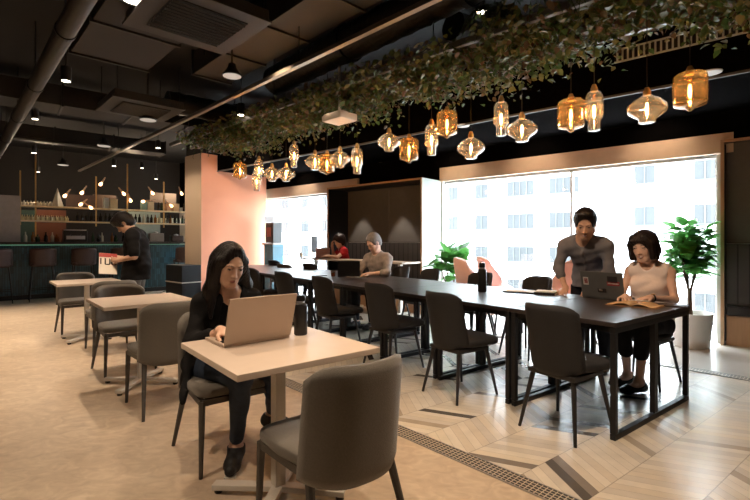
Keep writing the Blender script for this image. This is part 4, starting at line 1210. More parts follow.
nbk = MB().box((0, 0, .004), (.2, .27, .008)).build('writing_pad', mat('grey_pad', (120, 112, 104), .7), loc=tuple(Vector(P3.loc)+wr_@Vector((0, .53, .7405))), rz=P3.rz); tag(nbk, 'writing pad under the hands of the grey-haired person', 'notebook')

# --- person in red at the pale booth table, facing left
P4 = Person((-.62, 9.02, 0), 200, dict(
    fem=True, skin=(.62, .38, .27), pelvis=(0, -.03, .62), neck=(0, .05, 1.10), shl=(-.16, .04, 1.05), shr=(.16, .04, 1.05), hs=1.12,
    head=(0, .10, 1.255), head_rot=(10, 18, 0), ell=(-.21, .20, .93), elr=(.22, .16, .93), wrl=(-.12, .36, .96), wrr=(.10, .22, 1.13),
    hdl=(.3, 1, 0), hdr=(-.2, .2, 1), hnl=(0, 0, -1), hnr=(0, -1, 0), curll=.3, curlr=.5,
    hipl=(-.09, 0, .58), hipr=(.09, 0, .58), knl=(-.1, .4, .60), knr=(.1, .4, .60), anl=(-.1, .36, .15), anr=(.1, .36, .15), ftl=(0, 1, 0), ftr=(0, 1, 0), girth=.92, armg=.95))
b = P4.body(.011)
tag(b, 'person in a red sleeveless top at the pale table, leaning towards the pink laptop', 'person')
P4.top('red_top', .010, cloth_mat('red_top', (164, 34, 40), .1), sleeve=.35, inf=.012, hem=.6, wide=1.04, neck=.07)
P4.trousers('trousers', .011, cloth_mat('dark_trousers', (36, 36, 40)), inf=.012); P4.shoes(.011, screen_blk)
ho = P4.cap_hair(.018)+[U(P4.hell((0, -.03, -.04), (.085, .07, .08)), .02), U(P4.hell((0, .075, .06), (.06, .03, .04)), .012)]
ho.append(S_(P4.hell((0, .11, -.045), (.062, .085, .09)), .01)); ho.append(S_(P4.hell((0, .02, -.15), (.12, .12, .05)), .01))
P4.hair(.009, hair_mat('dark_brown_hair', (34, 20, 18), .45), ho)

# --- person leaning over the long table
lp = T(.93, 1.50)
P5 = Person((lp.x, lp.y, 0), math.degrees(A_E2)+180+14, dict(
    skin=(.56, .33, .23), pelvis=(0, -.02, .91), neck=(.0, .29, 1.275), shl=(-.185, .24, 1.205), shr=(.185, .24, 1.205), hs=1.14,
    head=(-.04, .40, 1.405), head_rot=(12, 24, 0), ell=(-.215, .25, .98), elr=(.235, .27, .99), wrl=(-.04, .31, .80), wrr=(.15, .33, .80),
    hdl=(.05, .8, -.45), hdr=(.05, .8, -.45), hnl=(0, -.3, -1), hnr=(0, -.3, -1), curll=.22, curlr=.22,
    hipl=(-.095, 0, .87), hipr=(.095, 0, .87), knl=(-.11, .03, .48), knr=(.11, .05, .48), anl=(-.12, -.02, .10), anr=(.12, .0, .10), ftl=(-.15, 1, 0), ftr=(.15, 1, 0), girth=.97, armg=.86, eye=.0028, smile=True))
b = P5.body(.007)
tag(b, 'smiling person in a grey button shirt leaning over the long table', 'person')
shirt5 = cloth_mat('grey_shirt', (112, 110, 114), .12)
P5.top('shirt', .007, shirt5, sleeve=1.35, inf=.016, hem=.80, wide=1.0, sl_inf=.015, neck=.062, vneck=.05, wr=.0035,
       extra=[U(d_cap((-.055, .30, 1.30), (-.03, .385, 1.225), .016, .012), .006), U(d_cap((.055, .30, 1.30), (.03, .385, 1.225), .016, .012), .006),
              U(d_cap((0, .02, .98), (0, .0, .83), .155, .175), .05),
              U(d_cap((0.0, .365, 1.185), (.0, .115, .86), .010, .010), .008)])
cuff = P5
for i in range(5):
    t_ = .08+i*.18; p_ = Vector((0, .395, 1.19)).lerp(Vector((0, .15, .87)), t_)
P5.trousers('trousers', .010, cloth_mat('dark_navy_trousers', (26, 28, 36)), inf=.014, waist=.815)
P5.shoes(.008, mat('tan_shoe', (150, 112, 78), .5), sole=white_paint)
ho = P5.cap_hair(.012)+[U(P5.hell((0, .035, .100), (.064, .05, .032)), .02)]
ho.append(S_(P5.hell((0, .122, -.004), (.074, .088, .088)), .01)); ho.append(S_(P5.hell((0, .0, -.13), (.12, .12, .07)), .01)); ho += [S_(P5.hell((x*.092, .006, -.014), (.034, .028, .036)), .006) for x in (-1, 1)]
P5.hair(.007, hb, ho)

# --- seated person with bobbed hair
sp_ = T(.36, 1.42)
P6 = Person((sp_.x, sp_.y, 0), math.degrees(A_E2)+180+4, dict(
    fem=True, skin=(.72, .46, .35), pelvis=(0, -.04, .545), neck=(.0, .055, 1.045), shl=(-.152, .035, .985), shr=(.152, .035, .985), hs=1.10,
    head=(.015, .115, 1.20), head_rot=(-8, 10, 4), ell=(-.205, .10, .765), elr=(.195, .13, .775), wrl=(-.10, .31, .785), wrr=(.09, .33, .785),
    hdl=(.6, .8, -.06), hdr=(-.5, 1, -.06), hnl=(0, 0, -1), hnr=(0, 0, -1), curll=.28, curlr=.3,
    hipl=(-.085, 0, .51), hipr=(.085, 0, .51), knl=(-.06, .36, .55), knr=(.09, .38, .53), anl=(-.02, .34, .10), anr=(.12, .20, .10), ftl=(.45, .9, 0), ftr=(.45, .9, 0), girth=.86, armg=.80, legg=.88, eye=.0026, smile=True, lip=(.5, .14, .13)))
b = P6.body(.006)
tag(b, 'smiling person with bobbed hair in a cream sleeveless top seated at the right end', 'person')
P6.top('cream_top', .0065, cloth_mat('cream_top', (240, 222, 214), .05), sleeve=0, inf=.013, hem=.55, wide=1.05, neck=.062, vneck=.075, wr=.003,
       extra=[U(d_cap((0, .0, .85), (0, -.02, .62), .13, .15), .05)])
P6.trousers('trousers', .009, cloth_mat('black_trousers', (24, 23, 26)), t=1.50, inf=.016, wide=1.05)
P6.shoes(.006, mat('black_loafer', (18, 16, 16), .35), inf=.006, low=True)
ho = [U(P6.hell((0, -.014, .034), (.094, .108, .102)), 0), U(P6.hell((0, -.03, -.035), (.100, .080, .085)), .03)]
for x in (-1, 1):
    ho += [U(d_cap(P6.h(x*.045, .075, .092), P6.h(x*.076, .062, .03), .022, .022), .02), U(d_cap(P6.h(x*.080, .050, .03), P6.h(x*.078, .058, -.075), .024, .024), .02), U(d_cap(P6.h(x*.078, .0, .03), P6.h(x*.080, .01, -.085), .03, .026), .02)]
ho.append(U(d_cap(P6.h(-.05, .085, .060), P6.h(.05, .085, .060), .017, .017), .015))
ho.append(S_(P6.hell((0, .115, -.028), (.058, .075, .078)), .008)); ho.append(S_(P6.hell((0, .02, -.165), (.14, .14, .055)), .012))
P6.hair(.0065, hair_mat('dark_bob_hair', (30, 20, 18), .36), ho, wr=.003)
w6 = Vector((-.10, .31, .785)); d6 = Vector((.6, .8, -.06)).normalized(); s6 = d6.cross(Vector((0, 0, 1))).normalized()
wt = MB().tube([w6 - d6*.012 + s6*(math.cos(a)*.030) + Vector((0, 0, math.sin(a)*.027)) for a in np.linspace(0, 2*PI, 17)], .0065, 6, caps=False).build('watch_strap', screen_blk, b, smooth=True)
MB().lathe([(.0, 0), (.016, 0), (.016, .007), (0, .008)], tuple(w6 - d6*.012 + Vector((0, 0, .028))), 16).build('watch_face', brass, wt)

# ------------------------------------------------------------------ plants
def leaf_geo(mb, p, d, nrm_, L, w, fold=.25, pts=5, wavy=0.):
    """a leaf blade: midrib along d, two folded halves"""
    d = d.normalized(); s = d.cross(nrm_)
    if s.length < 1e-4: s = d.cross(Vector((1, 0, .3)))
    s.normalize(); n = s.cross(d)
    mid = []; lf = []; rt = []
    for i in range(pts):
        t = i/(pts-1); wi = w*(math.sin(PI*min(t*.92+.04, 1)**.8))*.5
        c = p + d*(L*t) - n*(L*.22*t*t)
        z = n*(fold*wi + wavy*math.sin(t*9)*w)
        mid.append(c); lf.append(c + s*wi + z); rt.append(c - s*wi + z)
    vs = mid+lf+rt; fs = []
    for i in range(pts-1):
        fs.append((i, i+1, pts+i+1, pts+i)); fs.append((i+1, i, 2*pts+i, 2*pts+i+1))
    mb.add(vs, fs)
def leaf_mat(name, rgb, rough=.45, var=.3):
    m = mat(name, rgb, rough, var=var, scale=5)
    nt = m.node_tree; N = nt.nodes; b = N['Principled BSDF']
    tl = N.new('ShaderNodeBsdfTranslucent'); mx = N.new('ShaderNodeMixShader'); mx.inputs[0].default_value = .42
    src = b.inputs['Base Color'].links[0].from_socket
    nt.links.new(src, tl.inputs['Color']); nt.links.new(b.outputs[0], mx.inputs[1]); nt.links.new(tl.outputs[0], mx.inputs[2]); nt.links.new(mx.outputs[0], N['Material Output'].inputs[0])
    return m
fig_leaf = leaf_mat('fig_leaf', (84, 146, 70), .38)
ivy = [leaf_mat('ivy_green', (66, 84, 38), .42), leaf_mat('ivy_olive', (98, 96, 46), .42), leaf_mat('ivy_brown', (92, 72, 46), .5)]
fern_m = leaf_mat('fern_green', (50, 66, 32), .55)

def plant(label, loc, H, n, spread, lsize, pot_r, pot_h, clusters, nm='potted_plant'):
    r = empty(nm, loc); tag(r, label, 'plant')
    MB().lathe([(pot_r*.80, 0), (pot_r*.84, .01), (pot_r, pot_h), (pot_r*.94, pot_h), (pot_r*.92, pot_h-.05)], seg=36).build('pot', mat('white_pot', (214, 212, 208), .5, var=.02), r, smooth='auto')
    MB().lathe([(0, pot_h-.07), (pot_r*.9, pot_h-.07)], seg=24, cap=False).build('soil', mat('soil', (50, 38, 30), .95, var=.3), r)
    st = MB(); rnd = random.Random(len(label))
    tips = []
    for (dx, dy, hz, bend) in clusters:
        pts = [Vector((dx*.25, dy*.25, pot_h-.08)), Vector((dx*.4+bend, dy*.4, pot_h+.25*H)), Vector((dx*.8, dy*.8, pot_h+.6*hz)), Vector((dx, dy, pot_h+hz))]
        st.tube(pts, [.016, .013, .011, .006], 8); tips.append(pts)
    st.build('trunk', mat('bark', (84, 66, 50), .8, var=.2), r, smooth='auto')
    lf = MB()
    for i in range(n):
        pts = rnd.choice(tips); t = rnd.uniform(.42, 1.0)
        c = pts[2].lerp(pts[3], (t-.4)/.6)
        a = rnd.uniform(0, 2*PI); el = rnd.uniform(-.5, .9)
        rad = rnd.uniform(.05, spread)
        d = Vector((math.cos(a)*math.cos(el), math.sin(a)*math.cos(el), math.sin(el)))
        L = lsize*rnd.uniform(.75, 1.2)
        leaf_geo(lf, c + d*rad*.75, (d + Vector((0, 0, .15))).normalized(), Vector((rnd.uniform(-.4, .4), rnd.uniform(-.4, .4), 1)), L, L*.92, .3, 6, .03)
    o = lf.build('foliage', fig_leaf, r, smooth=True)
    return r
fl = Wp(.24, .40, 0)
plant('tall fiddle-leaf fig in a white pot by the right end of the window', (fl.x, fl.y, 0), 1.0, 250, .18, .145, .235, .40,
      [(-.07, .02, .96, .02), (.07, -.03, .92, -.02), (.0, .05, 1.02, 0), (-.10, -.03, .74, .03), (.10, .02, .70, -.03)], 'potted_fiddle_leaf_fig')
plant('leafy green plant in a white pot by the white booth side, behind the pink chairs', (1.24, 7.05, 0), .7, 46, .12, .24, .17, .36,
      [(-.14, 0, .72, 0), (.12, .02, .76, 0), (.0, -.02, .55, 0), (-.20, 0, .5, 0)])

# trellis over the long table
trel = mat('grey_trellis_metal', (120, 118, 112), .4, .4)
r = empty('plant_trellis', tuple(Tr(2.0, 0, 3.02)), A_TR); tag(r, 'black metal trellis under the ceiling carrying the hanging greenery', 'trellis')
for y in (-.38, .38):
    MB().box((0, y, 0), (9.2, .04, .06)).build('rail', trel, r)
MB().box((0, 0, 0), (9.2, .03, .05)).build('rail', trel, r)
for k in range(16): MB().box((-4.4+k*.587, 0, .035), (.025, .8, .02)).build('crossbar', trel, r)
for x in (-4, -1.3, 1.3, 4):
    for y in (-.38, .38): MB().tube([(x, y, .03), (x, y, H_CEIL-3.02)], .006, 6).build('hanger', black_metal, r)
def in_view(q): return q.y > .4
rnd = random.Random(11)
N_SEG = 7
labels = ['over the right end of the long table', 'above the leaning person', 'above the tall bottle', 'in the middle of the trellis', 'right of the hanging projector', 'left of the hanging projector', 'at the far end, in front of the coral pillar top']
for seg in range(N_SEG):
    t0 = -2.5 + seg*(8.35/N_SEG); t1 = t0 + 8.35/N_SEG
    mb = MB()
    for i in range(2600):
        t = rnd.uniform(t0-.1, t1+.1); n = rnd.gauss(0, .27); n = max(-.62, min(.56, n))
        droop = abs(rnd.gauss(0, 1))
        z = 3.06 - .13*droop*(1 + .5*math.sin(t*5.1)*math.sin(t*2.3+1)) + .06*rnd.random()
        z = max(z, 2.62 if rnd.random() < .04 else 2.74)
        p = Tr(t, n, z)
        a = rnd.uniform(0, 2*PI)
        d = Vector((math.cos(a), math.sin(a), rnd.uniform(-1.1, .2)))
        L = rnd.uniform(.035, .075)
        mb.m = rnd.choices((0, 1, 2), (5, 4, 2))[0]
        leaf_geo(mb, p, d, Vector((rnd.uniform(-.8, .8), rnd.uniform(-.8, .8), 1)), L, L*.85, .3, 4)
    o = mb.build('ivy_foliage', ivy, smooth=True)
    tag(o, 'hanging ivy leaves on the trellis, stretch ' + labels[seg], 'ivy', 'ivy on the ceiling trellis', 'stuff')
def fern(label, loc, n, L, seed):
    rr = random.Random(seed)
    r = empty('hanging_fern', loc); tag(r, label, 'fern', 'ferns hung above the trellis')
    MB().lathe([(.06, -.06), (.09, .02), (.085, .02), (.055, -.05)], seg=16).build('basket', black_metal, r, smooth='auto')
    MB().tube([(0, 0, .0), (0, 0, H_CEIL-loc[2])], .004, 5).build('cord', black_metal, r)
    mb = MB()
    for i in range(n):
        a = rr.uniform(0, 2*PI); l = L*rr.uniform(.6, 1.1); up = rr.uniform(.2, 1.0)
        P0 = Vector((0, 0, 0)); pts = []
        for k in range(9):
            t = k/8; pts.append(Vector((math.cos(a)*l*t*.75, math.sin(a)*l*t*.75, l*(up*t - 1.15*t*t))))
        for k in range(1, 9):
            d = (pts[k]-pts[k-1]).normalized(); s = d.cross(Vector((0, 0, 1))).normalized()
            for sg in (-1, 1):
                ll = l*.20*(1-abs(k/8-.35))
                leaf_geo(mb, pts[k], (s*sg + d*.5), Vector((0, 0, 1)), ll, ll*.30, .2, 4)
        mb.tube(pts, .003, 4)
    mb.build('fronds', fern_m, r, smooth=True)
for i, (px, Y, z, lb) in enumerate(((535, 3.3, 3.20, 'dark drooping fern near the top centre of the picture'), (495, 3.9, 3.22, 'dark drooping fern above the trellis over the tall bottle'), (590, 2.9, 3.12, 'dark drooping fern near the top right, right of the bright downlight'),
                                 (345, 5.9, 3.22, 'fern just above the hanging white projector'), (285, 6.6, 3.2, 'fern above the trellis left of the projector'), (205, 7.6, 3.05, 'fern trailing at the far left end of the trellis'))):
    fern(lb, ((px-375)/448*Y, Y, z), 26, .42, 40+i)

# ------------------------------------------------------------------ pendant lamps
amber = glassy('smoked_amber_glass', (.93, .77, .55), .45, .05, haze=.022)
clear = glassy('clear_glass', (.97, .93, .88), .6, .04, haze=.02)
fil = emitter('glowing_filament', (1, .60, .26), 40)
bulbg = glassy('bulb_glass', (1, .90, .74), .25, .03)
rod_m = mat('dark_cord', (30, 26, 24), .6)
def pendant(kind):
    r = empty('pendant_lamp')
    # origin at the middle of the glass
    if kind == 'jar':
        pr = [(.030, .125), (.085, .122), (.103, .105), (.106, .085), (.104, -.085), (.098, -.102), (.060, -.115), (.030, -.122), (.016, -.140), (0, -.148)]; top = .125; g = amber
    elif kind == 'onion':
        pr = [(.022, .11), (.040, .095), (.090, .065), (.130, .025), (.137, 0), (.125, -.030), (.080, -.062), (.058, -.076), (.056, -.10), (.048, -.105), (0, -.105)]; top = .11; g = clear
    else:
        pr = [(.022, .165), (.050, .150), (.068, .115), (.070, .08), (.070, -.04), (.060, -.060), (.046, -.075), (.046, -.155), (.040, -.160), (0, -.160)]; top = .165; g = clear
    sh = MB().lathe(pr[::-1], seg=32, cap=False).build('glass_shade', g, r, smooth=True)
    sh.modifiers.new('thickness', 'SOLIDIFY').thickness = .003
    MB().lathe([(.026, top-.01), (.026, top+.018), (.014, top+.05), (0, top+.052)], seg=16).build('cap', brass, r, smooth='auto')
    MB().tube([(0, 0, top+.05), (0, 0, 3.05-2.3)], .003, 6).build('cord', rod_m, r)
    b = MB().lathe([(.0, -.075), (.016, -.065), (.024, -.035), (.022, .02), (.013, .06), (.013, top-.012)], seg=16).build('bulb', bulbg, r, smooth=True)
    f = MB()
    for k in range(5):
        a = 2*PI*k/5
        f.tube([(.004*math.cos(a), .004*math.sin(a), .045), (.011*math.cos(a), .011*math.sin(a), 0), (.005*math.cos(a+.6), .005*math.sin(a+.6), -.05)], .0024, 5)
    f.build('filament', fil, b)
    lamp('POINT', 'bulb_light', (0, 0, 0), 8, (1, .60, .28), r, shadow_soft_size=.010)
    return r
PR = {k: pendant(k) for k in ('jar', 'onion', 'flask')}
_pu = set()
PEND = [(690, 91, 'jar', 'large amber jar-shaped pendant lamp, furthest right'), (647, 109, 'onion', 'clear onion-shaped pendant lamp second from the right'), (596, 110, 'flask', 'bottle-shaped pendant lamp right above the leaning person'),
        (571, 115, 'jar', 'amber jar-shaped pendant lamp left of the bottle-shaped one above the leaning person'), (522, 130, 'onion', 'clear onion-shaped pendant lamp beside a slim bottle-shaped one, above the window mullion'), (503, 117, 'flask', 'slim bottle-shaped pendant lamp left of an onion-shaped one, above the pink chairs'),
        (471, 148, 'onion', 'lowest hanging onion-shaped pendant lamp, left part of the big window'), (447, 124, 'jar', 'amber jar-shaped pendant lamp above the left edge of the big window'), (431, 141, 'flask', 'bottle-shaped pendant lamp above the white booth side'),
        (409, 150, 'jar', 'amber jar-shaped pendant lamp just right of the onion-shaped one over the booth'), (389, 142, 'onion', 'wide onion-shaped pendant lamp over the booth opening'), (357, 161, 'flask', 'bottle-shaped pendant lamp above the left side of the booth'),
        (340, 159, 'onion', 'rightmost onion-shaped lamp of the tight cluster left of the booth'), (327, 164, 'jar', 'amber jar-shaped lamp in the tight cluster left of the booth'), (315, 162, 'onion', 'leftmost onion-shaped lamp of the tight cluster left of the booth'),
        (294, 156, 'flask', 'highest bottle-shaped lamp in the far cluster by the pillar'), (286, 174, 'onion', 'onion-shaped lamp right in the far cluster by the pillar edge'),
        (272, 174, 'onion', 'onion-shaped lamp left in the far cluster by the pillar edge'), (259, 170, 'flask', 'bottle-shaped lamp in front of the coral pillar, right of another one'), (255, 180, 'flask', 'lowest bottle-shaped lamp in front of the coral pillar'),
        (240, 171, 'jar', 'amber jar-shaped pendant lamp alone on the coral pillar, furthest left')]
for px, py, k, lb in PEND:
    q = (px-375)/448
    t = (1.32 - q*4.02)/(.731 + q*.682)
    p = Tr(t, 0); z = 1.25 + (241-py)/448*p.y
    off = {503: .06, 431: -.05, 255: .10, 596: .03}.get(px, 0)
    o = PR[k] if k not in _pu else copy_tree(PR[k]); _pu.add(k)
    o.location = (p.x, p.y+off, z)
    tag(o, lb, 'lamp', 'glass pendant lamps over the long table')
# cords reach the trellis: keep their length true to each lamp's height
for o in [o for o in bpy.data.objects if o.name.startswith('pendant_lamp')]:
    for c in kids(o):
        if c.name.startswith('cord'):
            top = .2
            c.location.z = 0; c.scale.z = (3.05-o.location.z)/.75

# ------------------------------------------------------------------ ceiling services
def track(label, p0, p1, z, w, h, m, nm='lighting_track'):
    p0, p1 = Vector(p0), Vector(p1); d = p1-p0; c = (p0+p1)/2
    o = empty(nm, (c.x, c.y, z), math.atan2(d.y, d.x)); tag(o, label, 'ceiling track')
    MB().box((0, 0, 0), (d.length, w, h)).build('rail', m, o)
    n = max(2, int(d.length/2.2))
    for i in range(n): MB().tube([(-d.length/2+.3+i*(d.length-.6)/(n-1), 0, h/2), (-d.length/2+.3+i*(d.length-.6)/(n-1), 0, H_CEIL-z)], .006, 6).build('hanger', black_metal, o)
    return o
track('long thin ceiling track running diagonally above the small square tables', (1.6, 2.05), (-7.4, 11.2), 3.0, .05, .04, mat('grey_track', (96, 88, 80), .35, .3))
track('ceiling track beside the greenery, above the black table', (2.3, 3.1), (-3.6, 9.1), 3.14, .05, .035, mat('bronze_track', (120, 92, 70), .35, .3))
r = empty('linear_air_grille', tuple(Wp(-.1, 1.535, 3.24)), A_W); tag(r, 'long white slotted air grille on the black fascia behind the greenery', 'air vent')
MB().box((0, 0, 0), (1.8, .012, .13)).build('backing', ceil_black, r)
f = MB(); f.box((0, SGN*.012, .065), (1.8, .02, .014)); f.box((0, SGN*.012, -.065), (1.8, .02, .014)); f.build('frame', mat('white_vent', (186, 190, 184), .5), r)
f = MB()
for i in range(36): f.box((-.88+i*.05, SGN*.014, 0), (.016, .014, .118))
f.build('slats', mat('white_vent', (186, 190, 184), .5), r)
def duct_pipe(label, p0, p1, z, rad, m, nm='duct_pipe', rib=0):
    p0, p1 = Vector((*p0, z)), Vector((*p1, z)); d = (p1-p0); L = d.length
    o = empty(nm, tuple(p0)); tag(o, label, 'duct')
    n = int(L/.12) if rib else 2
    pts = [d*i/(n-1) for i in range(n)]; rs = [rad*(1 + (rib if i % 2 else -rib)) for i in range(n)] if rib else rad
    MB().tube(pts, rs, 18).build('pipe', m, o, smooth='auto')
    for k in range(1, max(2, int(L/1.6))):
        c = d*(k/max(2, int(L/1.6)))
        b = MB(); b.tube([c - d.normalized()*.03, c + d.normalized()*.03], rad*1.12, 18); b.tube([c+Vector((0, 0, rad)), c+Vector((0, 0, H_CEIL-z))], .008, 6); b.build('bracket', black_metal, o)
    return o
duct_pipe('thick round pipe running diagonally at the top left of the ceiling', (-1.35, 2.45), (-8.9, 10.4), 3.02, .075, mat('grey_pipe', (36, 33, 31), .55, var=.15))
duct_pipe('crinkled round air duct high above the middle of the room', (1.9, 2.7), (-1.4, 6.3), 3.50, .19, foil_m, rib=.03)
duct_pipe('crinkled round air duct crossing towards the greenery', (.80, 4.60), (1.55, 5.25), 3.46, .15, foil_m, rib=.03)
duct_pipe('crinkled round air duct at the far left of the greenery', (-3.2, 6.9), (-1.6, 8.4), 3.40, .17, foil_m, rib=.03)
duct_pipe('thin sprinkler pipe along the ceiling at the far left', (-3.4, 2.2), (-10.5, 9.6), 3.30, .025, mat('red_brown_pipe', (60, 46, 42), .6), 'sprinkler_pipe')
duct_pipe('thin pipe crossing the ceiling over the bar', (-9.5, 6.0), (-5.6, 9.4), 3.20, .03, duct_m, 'sprinkler_pipe')
def boxduct(label, c, size, ang, z, m=duct_brown):
    o = empty('air_duct', (c[0], c[1], z), math.radians(ang)); tag(o, label, 'duct')
    MB().box((0, 0, 0), size).build('casing', m, o, bevel=.006)
    for k in range(int(size[0]/.9)+1): MB().box((-size[0]/2+.02+k*(size[0]-.04)/max(1, int(size[0]/.9)), 0, 0), (.03, size[1]+.04, size[2]+.04)).build('flange', duct_m, o)
    for k in (-.4, .4):
        for j in (-.5, .5): MB().tube([(size[0]*k, size[1]*j, 0), (size[0]*k, size[1]*j, H_CEIL-z)], .006, 6).build('hanger', black_metal, o)
boxduct('wide flat brown duct panel at upper left of the ceiling', (-2.25, 4.25), (1.9, .75, .22), 134, 3.33)
boxduct('long rectangular duct above the first square table', (-.9, 4.6), (3.6, .5, .28), 134, 3.52, duct_m)
boxduct('rectangular duct crossing the room before the bar', (-4.5, 7.2), (4.6, .6, .3), 40, 3.42)
boxduct('rectangular duct near the top left corner', (-3.5, 3.6), (3.2, .6, .28), 134, 3.5, duct_m)
boxduct('rectangular duct over the bar', (-6.6, 9.2), (4.2, .5, .26), 40, 3.4, duct_m)
def cassette(label, c, ang, z):
    o = empty('ceiling_air_conditioner', (c[0], c[1], z), math.radians(ang)); tag(o, label, 'air conditioner', 'ceiling cassette units')
    gm_ = mat('grey_cassette', (44, 39, 35), .6, var=.05)
    MB().box((0, 0, .06), (.88, .88, .10)).build('casing', gm_, o, bevel=.008)
    MB().box((0, 0, .005), (.92, .92, .02)).build('face_frame', gm_, o, bevel=.004)
    MB().box((0, 0, -.008), (.62, .62, .01)).build('recess', ceil_black, o)
    f = MB()
    for k in range(11): f.box((0, -.27+k*.054, -.02), (.60, .022, .014), M=Matrix.Rotation(.5, 3, 'X'))
    f.build('slats', gm_, o)
    for a in (-.4, .4):
        for b_ in (-.4, .4): MB().tube([(a, b_, .1), (a, b_, H_CEIL-z)], .006, 6).build('hanger', black_metal, o)
cassette('slatted ceiling air conditioner near the top left, right of the bright downlight', (-1.53, 3.85), 44, 3.12)
cassette('smaller looking slatted ceiling air conditioner further back, over the middle square table', (-3.35, 6.4), 44, 3.12)

lens_m = emitter('lit_lamp_lens', (1, .86, .68), 9)
lens_dim = emitter('pale_lamp_lens', (1, .88, .74), .42)
can_m = mat('black_lamp_can', (34, 32, 31), .5)
def fixture(kind, px, py, z, lb, sc=1.0):
    Y = 448*(z-1.25)/(241-py); x = (px-375)/448*Y
    names = {'can': 'downlight', 'dome': 'dome_pendant_light', 'disc': 'recessed_downlight'}
    r = empty(names[kind], (x, Y, z)); tag(r, lb, 'ceiling light', {'can': 'black cylinder downlights', 'dome': 'black dome ceiling lights', 'disc': 'recessed downlights'}[kind])
    if kind == 'can':
        MB().lathe([(.052*sc, 0), (.055*sc, .16*sc), (.0, .16*sc)], seg=18).build('can', can_m, r, smooth='auto')
        MB().lathe([(0, .004), (.044*sc, .004), (.044*sc, -.003), (0, -.003)], seg=18, cap=False).build('lens', lens_m, r)
        MB().tube([(0, 0, .16*sc), (0, 0, H_CEIL-z)], .008, 6).build('stem', can_m, r)
    elif kind == 'dome':
        MB().lathe([(.105*sc, 0), (.105*sc, .012), (.07*sc, .05*sc), (.045*sc, .09*sc), (.04*sc, .13*sc), (0, .13*sc)], seg=24).build('shade', can_m, r, smooth='auto')
        MB().lathe([(0, .0), (.094*sc, .0), (.094*sc, -.006), (0, -.006)], seg=24, cap=False).build('lens', lens_dim, r)
        MB().tube([(0, 0, .13*sc), (0, 0, H_CEIL-z)], .009, 6).build('stem', can_m, r)
    else:
        MB().lathe([(.11*sc, 0), (.11*sc, .03), (.085*sc, .03), (.085*sc, 0)], seg=24, cap=False).build('ring', can_m, r)
        MB().lathe([(0, .012), (.08*sc, .012), (.08*sc, .004), (0, .004)], seg=24, cap=False).build('lens', lens_m, r)
        MB().tube([(0, 0, .03), (0, 0, H_CEIL-z)], .03, 6).build('stem', can_m, r)
FX = [('disc', 134, 0, 3.15, 'bright recessed downlight cut by the top edge, upper left', 1.1), ('can', 66, 81, 3.1, 'lit black cylinder downlight right of the thick pipe', 1), ('can', 35, 119, 3.1, 'lit cylinder downlight just below the thick pipe at far left', .9),
      ('can', 34, 153, 3.05, 'small lit cylinder downlight left of the bar shelf top', .9), ('dome', 232, 76, 3.05, 'largest black dome light, hanging left of the greenery', 1.0), ('dome', 148, 120, 3.05, 'black dome light on a long stem, upper middle left', 1.15), ('dome', 104, 146, 3.05, 'black dome light over the bar, middle left', 1.1),
      ('dome', 63, 165, 3.0, 'furthest small black dome light, above the bar shelf', 1.1), ('can', 241, 115, 3.05, 'lit cylinder downlight just above the greenery by the pillar', 1.0), ('can', 158, 148, 3.05, 'small lit cylinder downlight left of the pillar top', .9), ('can', 114, 166, 3.0, 'tiny lit downlight over the bar, under the thin pipe', .9),
      ('can', 142, 168, 3.0, 'tiny lit downlight over the bar just left of the beige pillar side', .8), ('can', 156, 179, 2.8, 'tiny lit downlight right above the bar shelf near the pillar', .8), ('can', 38, 172, 3.0, 'tiny lit downlight above the left end of the bar shelf', .8),
      ('disc', 482, 12, 3.3, 'bright recessed downlight near the top centre right of the duct', .6), ('disc', 643, 110, 2.82, 'small lit downlight in the black soffit between two pendant lamps', .55), ('disc', 382, 163, 2.82, 'small lit downlight in the black soffit over the booth', .55)]
for a in FX: fixture(*a)
for px, py, lb in ((711, 73, 'flat white ceiling speaker disc by the rightmost pendant lamp'), (463, 126, 'flat white ceiling speaker disc over the left window edge')):
    z = 2.82; Y = 448*(z-1.25)/(241-py); x = (px-375)/448*Y
    r = empty('ceiling_speaker', (x, Y, z)); tag(r, lb, 'speaker')
    MB().lathe([(.0, -.004), (.085, -.002), (.09, .01), (0, .01)], seg=28).build('grille', white_paint, r, smooth='auto')
r = empty('projector', (-.42, 5.30, 2.655), A_TR); tag(r, 'white projector hanging among the leaves in the middle of the trellis', 'projector')
MB().box((0, 0, .05), (.33, .27, .085)).build('body', mat('white_plastic', (206, 196, 184), .45), r, bevel=.012)
MB().tube([(.08, -.14, .05), (.08, -.16, .05)], .03, 16).build('lens', screen_blk, r, smooth='auto'); MB().tube([(0, 0, .1), (0, 0, H_CEIL-2.655)], .015, 8).build('mount', white_paint, r)

